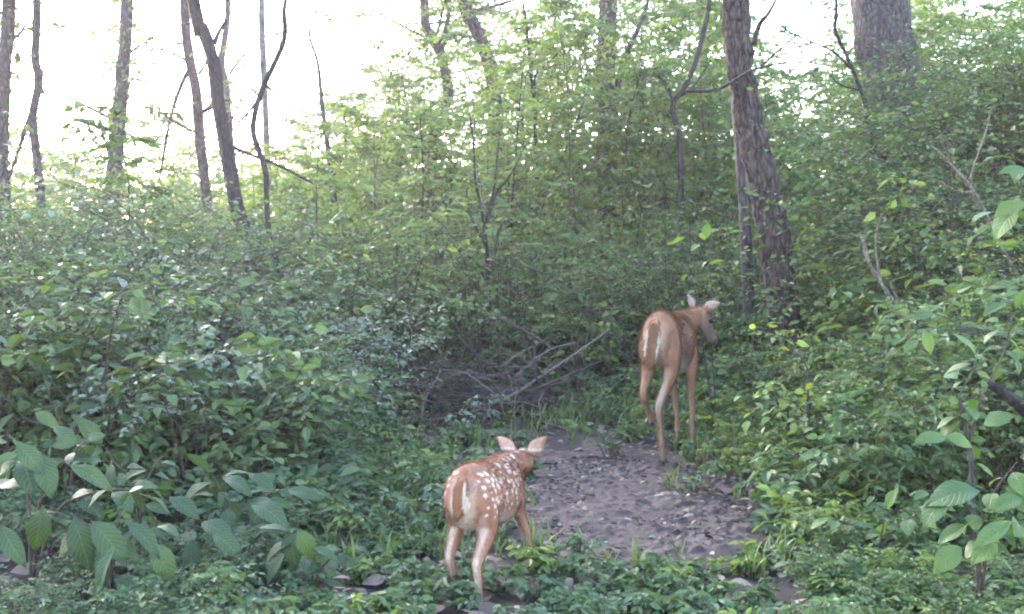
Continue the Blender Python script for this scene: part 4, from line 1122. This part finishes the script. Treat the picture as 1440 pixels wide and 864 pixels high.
def build_deer(name, label, parts, voxel, color_fn, origin, heading, eyes, hooves, hair, smooth_it=6, body_scale=1.0):
    g = Geo()
    for V, Fc in parts: g.add(V, Fc)
    raw = g.mesh(name + '_raw', [])
    tmp = bpy.data.objects.new(name + '_tmp', raw); scene.collection.objects.link(tmp)
    md = tmp.modifiers.new('remesh', 'REMESH'); md.mode = 'VOXEL'; md.voxel_size = voxel; md.adaptivity = 0
    ms = tmp.modifiers.new('smooth', 'SMOOTH'); ms.factor = .5; ms.iterations = smooth_it
    dg = bpy.context.evaluated_depsgraph_get(); dg.update()
    me = bpy.data.meshes.new_from_object(tmp.evaluated_get(dg))
    bpy.data.objects.remove(tmp); bpy.data.meshes.remove(raw)
    me.name = name
    nv = len(me.vertices); V = np.empty(nv * 3, np.float32); me.vertices.foreach_get('co', V); V = V.reshape(-1, 3).astype(float)
    Nn = np.empty(nv * 3, np.float32); me.vertices.foreach_get('normal', Nn); Nn = Nn.reshape(-1, 3).astype(float)
    C = color_fn(V, Nn)
    a = me.attributes.new('coat', 'FLOAT_COLOR', 'POINT'); a.data.foreach_set('color', np.concatenate([C, np.ones((nv, 1))], 1).astype(np.float32).ravel())
    me.polygons.foreach_set('use_smooth', np.full(len(me.polygons), True))
    me.materials.clear(); me.materials.append(M_coat)
    o = link(name, me, None, label, 'deer', 'deer on the mud')
    o.location = origin; o.rotation_euler = (0, 0, -R(heading))
    # short coat hair lying back and down
    n_h, length, flow_fn = hair
    rng = np.random.default_rng(9)
    idx = rng.integers(0, nv, n_h)
    P = V[idx] + rng.normal(0, voxel * .4, (n_h, 3)); Nh = Nn[idx]
    Fl = flow_fn(V[idx]); Fl = norm(Fl - Nh * np.sum(Fl * Nh, 1, keepdims=True) + rng.normal(0, .25, (n_h, 3)))
    D = norm(Fl + Nh * rng.uniform(.15, .60, (n_h, 1)))
    L_ = length * rng.uniform(.5, 1.2, n_h)[:, None]
    S = norm(np.cross(D, Nh)) * length * .075
    HV = np.stack([P - S - Nh * .001, P + S - Nh * .001, P + D * L_], 1).reshape(-1, 3)
    HC = np.repeat(C[idx] * rng.uniform(.6, 1.45, (n_h, 1)), 3, 0)
    HF = np.arange(n_h * 3).reshape(-1, 3)
    hm = tri_mesh('fur', HV, HF, np.zeros(n_h), [M_coat], None, HC)
    f = link('fur', hm, o); f['kind'] = 'stuff'
    for p, r in eyes:
        eV, eF = loft(dense([(np.array(p) + np.array([0, -r, 0]), r * .1, r * .1), (p, r, r), (np.array(p) + np.array([0, r, 0]), r * .1, r * .1)], 9), 14)
        link('eye', tri_mesh('eye', eV, eF, np.zeros(len(eF)), [M_eye]), o)
    for p, yaw, s, pitch in hooves:
        hg = Geo()
        for sx in (-1, 1):
            rings = [((sx * .012, .0, .035), .011, .016), ((sx * .013, .004, .015), .013, .022), ((sx * .013, .012, .0), .014, .028)]
            hV, hF = loft([(np.array(c) * s, w * s, h * s) for c, w, h in rings], 12, up=(0, 1, 0))
            tip = hV[:, 1] > .02 * s; hV[tip, 0] -= sx * .005 * s
            hg.add(hV, hF)
        h = link('hoof', hg.mesh('hoof', [M_hoof]), o)
        h.location = p; h.rotation_euler = (pitch, 0, yaw)
    return o


def smooth01(x, a, b):
    t = np.clip((x - a) / (b - a), 0, 1); return t * t * (3 - 2 * t)


def mixc(C, col, k):
    return C * (1 - k[:, None]) + np.array(col) * k[:, None]


def ear(base, tip, width, face, thick=.006, n=9):
    """a cupped pointed ear between base and tip, opening towards face"""
    base, tip, face = (np.array(q, float) for q in (base, tip, face))
    t = np.linspace(0, 1, n); prof = np.array([.45, .75, .95, 1.0, .97, .85, .66, .40, .08]) * width * .5
    return loft([(base + (tip - base) * a - norm(face) * .012 * math.sin(a * 3) * (width / .08), w, thick + .35 * w * (1 - a)) for a, w in zip(t, prof)], 16, up=norm(face))


def chain(pts, n=26, nn=18, up=(0, 1, 0)):
    """limb: (point, half width sideways, half depth)"""
    return loft(dense([(np.array(p, float), a, b) for p, a, b in pts], n), nn, up=up)


# --- doe: local axes x right, y forward, z up
torso = [((0, -.035, .80), .03, .04), ((0, -.01, .785), .075, .095), ((0, .05, .765), .104, .145), ((0, .14, .757), .122, .168), ((0, .25, .757), .120, .165), ((0, .40, .735), .124, .168),
         ((0, .56, .715), .138, .185), ((0, .72, .700), .134, .196), ((.005, .85, .715), .115, .186), ((.01, .94, .745), .09, .15), ((.015, 1.0, .77), .06, .10)]
neck = [((.0, .84, .78), .085, .125), ((.015, .95, .81), .072, .105), ((.04, 1.05, .835), .060, .082), ((.07, 1.13, .855), .054, .068), ((.09, 1.18, .865), .05, .058)]
HD = norm(np.array([.42, .45, -.78])); HP = np.array([.09, 1.175, .885])
head = [(HP - HD * .035, .035, .035), (HP, .056, .060), (HP + HD * .06, .062, .066), (HP + HD * .12, .054, .060), (HP + HD * .17, .039, .047), (HP + HD * .225, .031, .036), (HP + HD * .265, .027, .029), (HP + HD * .28, .014, .015)]
parts = [loft(dense(torso, 44), 36), loft(dense(neck, 20), 24), loft(dense(head, 26), 24, up=(.3, .5, .6))]
parts += [ear((.135, 1.16, .915), (.268, 1.10, .965), .082, (.1, -1, -.25)), ear((.045, 1.19, .925), (.005, 1.17, 1.02), .066, (-.35, -.8, 0))]
RH = [((.062, .17, .80), .060, .110), ((.074, .14, .70), .066, .122), ((.078, .14, .60), .054, .096), ((.070, .10, .52), .038, .062), ((.050, .015, .44), .026, .040), ((.034, -.045, .385), .022, .033), ((.031, -.055, .35), .020, .028),
      ((.034, -.035, .27), .015, .019), ((.040, -.005, .16), .0145, .017), ((.044, .015, .085), .019, .022), ((.045, .035, .035), .016, .019), ((.045, .04, .02), .014, .015)]
LH = [((-.062, .17, .80), .060, .110), ((-.076, .15, .70), .064, .118), ((-.084, .17, .61), .050, .088), ((-.088, .135, .535), .034, .054), ((-.090, .06, .475), .024, .034), ((-.090, .03, .44), .022, .029), ((-.089, .06, .39), .017, .021),
      ((-.085, .15, .33), .014, .017), ((-.082, .21, .285), .018, .021), ((-.082, .225, .245), .015, .017)]
RF = [((.085, .80, .72), .045, .095), ((.095, .80, .60), .050, .075), ((.098, .79, .50), .036, .048), ((.098, .81, .40), .025, .031), ((.098, .835, .33), .023, .027), ((.098, .845, .22), .0155, .017), ((.098, .86, .10), .018, .021), ((.098, .875, .035), .016, .018)]
LF = [((-.085, .80, .72), .045, .095), ((-.088, .82, .60), .048, .072), ((-.075, .86, .50), .034, .045), ((-.055, .90, .40), .024, .029), ((-.045, .925, .33), .022, .026), ((-.035, .935, .22), .015, .016), ((-.03, .945, .10), .018, .020), ((-.03, .955, .035), .016, .018)]
parts += [chain(q) for q in (RH, LH, RF, LF)]
parts = [(V * np.array([.89, 1, 1]), Fc) for V, Fc in parts]
parts += [chain([((0, -.01, .86), .022, .022), ((0, -.055, .83), .034, .018), ((-.006, -.072, .76), .042, .016), ((-.014, -.074, .68), .040, .014), ((-.02, -.066, .61), .024, .011), ((-.022, -.06, .585), .006, .006)], 22, 16)]


def doe_color(V, N):
    x, y, z = V.T
    C = np.tile(np.array([.345, .172, .110]), (len(V), 1))
    nz = fbm(x * 9, y * 5, z * 9, seed=5, oct=3)
    C = C * (1 + .26 * nz)[:, None]
    C = mixc(C, (.20, .082, .042), smooth01(z, .84, .93) * (y < 1.0) * .35)
    C = mixc(C, (.37, .235, .165), smooth01(-z, -.56, -.36) * .8)                       # paler legs
    belly = smooth01(-N[:, 2], .25, .75) * smooth01(y, .16, .3) * smooth01(-y, -.95, -.8) * smooth01(z, .45, .52)
    C = mixc(C, (.62, .56, .52), belly)
    inner = smooth01(-np.abs(x), -.075, -.045) * smooth01(-y, -.22, -.1) * smooth01(-z, -.72, -.6) * smooth01(z, .30, .42)
    C = mixc(C, (.50, .38, .32), inner * .55)
    rump = np.exp(-((np.abs(x) - .046) / .014) ** 2) * smooth01(-y, -.05, .0) * smooth01(z, .66, .76) * smooth01(-z, -.86, -.80)
    C = mixc(C, (.56, .45, .40), rump * .35)
    tail = (y < -.048) & (z > .57) & (z < .88) & (np.abs(x) < .09)
    ctr = -.02 * smooth01(-z, -.82, -.6)
    tw = np.abs(x - ctr)
    C = np.where(tail[:, None], np.where((tw > .031)[:, None], np.array([.56, .47, .42]), np.array([.17, .085, .05])), C)
    hd = (V - HP) @ HD
    ishead = (y > 1.08) & (hd > -.05)
    C = mixc(C, (.20, .145, .125), smooth01(hd, -.05, .09) * (y > 1.06) * .9)
    muz = ishead & (hd > .22)
    C = np.where(muz[:, None], np.array([.10, .075, .068]), C)
    nose = ishead & (hd > .262)
    C = np.where(nose[:, None], np.array([.02, .017, .017]), C)
    ears = (z > .925) & (y > 1.04) & ((x > .150) | (z > .945))
    earin = ears & ((N @ np.array([.1, -.95, -.2])) > .15)
    C = np.where(ears[:, None], np.array([.22, .15, .125]), C)
    C = np.where(earin[:, None], np.array([.40, .30, .29]), C)
    flank = np.exp(-((y - .30 - (z - .70) * .35) / .012) ** 2) * (x > .10) * smooth01(z, .56, .6) * smooth01(-z, -.80, -.72)
    C = mixc(C, (.66, .60, .55), flank * .7)
    foot = smooth01(-z, -.06, -.03)
    C = mixc(C, (.05, .035, .03), foot * ((y > -.1)))
    return np.clip(C * .70, .004, .85)


doe_o = at(922, 480, 6.50); DOE_XY = (doe_o[0], doe_o[1])
DZ = .0
fl = lambda V: np.stack([np.zeros(len(V)), -np.ones(len(V)), -.7 * np.ones(len(V))], -1)
side = norm(np.cross(HD, np.array([0, 0, 1.0])))
doe = build_deer('doe', 'adult doe walking away over the mud, head turned right', parts, .0075, doe_color, (DOE_XY[0], DOE_XY[1], .012), 18.0,
           [(tuple(HP + HD * .085 + side * .052 + np.array([0, 0, .015])), .015), (tuple(HP + HD * .085 - side * .052 + np.array([0, 0, .015])), .015)],
           [((.045, .042, .0), 0, 1.0, 0), ((-.082, .235, .225), 0, 1.0, -.6), ((.098, .88, .0), 0, 1.0, 0), ((-.03, .96, .0), 0, 1.0, 0)],
           (70000, .021, fl))

# --- fawn
torso = [((0, -.02, .350), .014, .018), ((0, -.005, .342), .044, .050), ((0, .025, .331), .066, .077), ((0, .07, .324), .078, .092), ((0, .13, .321), .077, .090), ((0, .20, .310), .076, .092),
         ((0, .28, .300), .080, .099), ((0, .36, .294), .075, .102), ((0, .42, .304), .062, .094), ((.003, .465, .322), .044, .072), ((.006, .495, .336), .026, .042)]
neck = [((0, .42, .336), .038, .056), ((.006, .475, .345), .034, .047), ((.014, .52, .350), .029, .038), ((.022, .555, .352), .026, .030)]
HD2 = norm(np.array([-.24, .85, -.50])); HP2 = np.array([.024, .562, .358])
head = [(HP2 - HD2 * .02, .020, .020), (HP2, .033, .034), (HP2 + HD2 * .03, .037, .038), (HP2 + HD2 * .06, .032, .034), (HP2 + HD2 * .085, .022, .025), (HP2 + HD2 * .112, .017, .019), (HP2 + HD2 * .13, .013, .014), (HP2 + HD2 * .137, .006, .007)]
fparts = [loft(dense(torso, 40), 32), loft(dense(neck, 16), 20), loft(dense(head, 22), 20)]
fparts += [ear((.050, .553, .378), (.110, .52, .437), .046, (.2, -1, .1), .004), ear((-.006, .556, .380), (-.062, .555, .428), .044, (-.2, -1, .1), .004)]
RH = [((.034, .07, .36), .028, .050), ((.042, .06, .31), .036, .058), ((.046, .07, .26), .032, .050), ((.046, .06, .22), .024, .036), ((.043, .02, .18), .016, .023), ((.041, -.008, .155), .0135, .018), ((.041, -.006, .135), .012, .014),
      ((.041, .004, .095), .0095, .0105), ((.041, .014, .05), .0105, .0115), ((.041, .024, .018), .0095, .0105), ((.041, .027, .012), .009, .009)]
LH = [((-.034, .07, .36), .028, .050), ((-.042, .07, .31), .034, .055), ((-.047, .09, .26), .028, .044), ((-.050, .085, .22), .020, .030), ((-.052, .055, .185), .0145, .020), ((-.053, .035, .16), .0125, .016), ((-.053, .045, .135), .011, .012),
      ((-.053, .075, .09), .009, .010), ((-.053, .095, .05), .0105, .0115), ((-.053, .108, .02), .0095, .010), ((-.053, .11, .012), .009, .009)]
RF = [((.038, .40, .32), .022, .042), ((.044, .41, .27), .024, .034), ((.046, .425, .22), .018, .024), ((.054, .455, .17), .013, .016), ((.058, .475, .14), .0125, .0145), ((.063, .495, .095), .009, .010), ((.067, .515, .048), .0105, .0115), ((.070, .528, .016), .0095, .010)]
LF = [((-.038, .38, .32), .022, .042), ((-.044, .37, .27), .024, .034), ((-.046, .35, .22), .018, .023), ((-.047, .345, .17), .0125, .015), ((-.047, .35, .14), .012, .014), ((-.047, .335, .095), .009, .010), ((-.047, .32, .048), .0105, .0115), ((-.047, .33, .016), .0095, .010)]
fparts += [chain(q) for q in (RH, LH, RF, LF)]
fparts += [chain([((0, -.005, .385), .010, .010), ((0, -.026, .372), .016, .009), ((-.004, -.036, .338), .020, .009), ((-.008, -.036, .30), .016, .007), ((-.010, -.032, .275), .004, .004)], 18, 14)]
rs = np.random.default_rng(77)
SP = []
for row, zz in enumerate((.395, .378, .360, .342, .324, .305, .287, .270)):
    for k in range(19):
        if rs.uniform() < .12: continue
        SP.append((.02 + k * .0235 + rs.normal(0, .0055), zz + rs.normal(0, .005) - .012 * (k / 19.), rs.uniform(.0028, .0068)))
SP = np.array(SP)


def fawn_color(V, N):
    x, y, z = V.T
    C = np.tile(np.array([.335, .150, .102]), (len(V), 1))
    C = C * (1 + .26 * fbm(x * 18, y * 10, z * 18, seed=6, oct=3))[:, None]
    C = mixc(C, (.36, .22, .165), smooth01(-z, -.22, -.13) * .75)
    belly = smooth01(-N[:, 2], .3, .8) * smooth01(y, .08, .14) * smooth01(-y, -.46, -.40) * smooth01(z, .19, .22)
    C = mixc(C, (.60, .52, .48), belly)
    inner = smooth01(-np.abs(x), -.040, -.022) * smooth01(-y, -.08, -.02) * smooth01(-z, -.32, -.27) * smooth01(z, .12, .17)
    C = mixc(C, (.55, .44, .40), inner * .8)
    back_leg = smooth01(-N[:, 1], .5, .9) * smooth01(-z, -.30, -.24) * smooth01(z, .03, .06) * (y < .12)
    C = mixc(C, (.60, .48, .44), back_leg * .65)
    rump = np.exp(-((np.abs(x) - .030) / .010) ** 2) * smooth01(-y, -.03, .0) * smooth01(z, .26, .30)
    C = mixc(C, (.56, .42, .37), rump * .4)
    # rows of white spots on both flanks
    k = np.zeros(len(V))
    on = (np.abs(x) > .014) & (y > .01) & (y < .48) & (z > .26)
    wob = fbm(y * 40, z * 40, x * 0 + 3, seed=8, oct=2) * .003
    for sy, sz, sr in SP:
        d = np.sqrt(((y - sy) * .8) ** 2 + (z - sz) ** 2) + wob
        k = np.maximum(k, smooth01(-d, -sr * 1.5, -sr * .35))
    C = mixc(C, (.78, .70, .66), k * on * .95)
    tail = (y < -.022) & (z > .26) & (z < .39)
    tw = np.abs(x + .005)
    C = np.where(tail[:, None], np.where((tw > .014)[:, None], np.array([.55, .42, .37]), np.array([.22, .10, .06])), C)
    hd = (V - HP2) @ HD2
    ishead = (y > .535) & (hd > -.03)
    C = np.where(ishead[:, None], np.array([.27, .145, .095]), C)
    C = np.where((ishead & (hd > .105))[:, None], np.array([.08, .06, .055]), C)
    ears = (z > .385) & (y > .50)
    C = np.where(ears[:, None], np.array([.27, .14, .10]), C)
    C = np.where((ears & (N[:, 1] < -.3))[:, None], np.array([.42, .27, .23]), C)
    earb = ears & (z < .395); C = np.where(earb[:, None], np.array([.55, .45, .42]), C)
    C = mixc(C, (.05, .035, .03), smooth01(-z, -.03, -.016))
    return np.clip(C * .70, .004, .85)


FS = 1.19
fparts = [(V * FS, Fc) for V, Fc in fparts]
_fc = fawn_color
fawn_color = lambda V, N: _fc(V / FS, N)
fo = at(652, 700, 3.60)
side = norm(np.cross(HD2, np.array([0, 0, 1.0])))
build_deer('fawn', 'spotted fawn stepping away onto the mud in front of the camera', fparts, .0040, fawn_color, (fo[0], fo[1], 0.0), 15.0,
           [(tuple(FS * (HP2 + HD2 * .045 + q * side * .032 + np.array([0, 0, .008]))), .011) for q in (1, -1)],
           [((a * FS, b * FS, 0), 0, .58, 0) for a, b in ((.041, .028), (-.053, .112), (.070, .53), (-.047, .332))],
           (70000, .012, fl))

# ------------------------------------------------------------------ haze: volume added to imitate lens glare over the whole wood
hz_m, nt, out = new_mat('glare_haze')
pv = node(nt, 'ShaderNodeVolumePrincipled', Density=.0012, Anisotropy=.45)
pv.inputs['Color'].default_value = (.97, .85, 1.0, 1)  # lavender tint put in to lift the shadows towards purple
nt.links.new(pv.outputs[0], out.inputs['Volume'])
x0, x1, y0, y1, z0, z1 = -122, 122, -32, 162, -2.0, 14.0
V = np.array([(x, y, z) for z in (z0, z1) for y in (y0, y1) for x in (x0, x1)], float)
Fq = [(0, 2, 3), (0, 3, 1), (4, 5, 7), (4, 7, 6), (0, 1, 5), (0, 5, 4), (2, 6, 7), (2, 7, 3), (0, 4, 6), (0, 6, 2), (1, 3, 7), (1, 7, 5)]
link('haze', tri_mesh('haze', V, np.array(Fq), np.zeros(12), [hz_m], smooth=False), None, 'pale haze added through the wood in place of lens glare', 'haze', None, 'stuff')
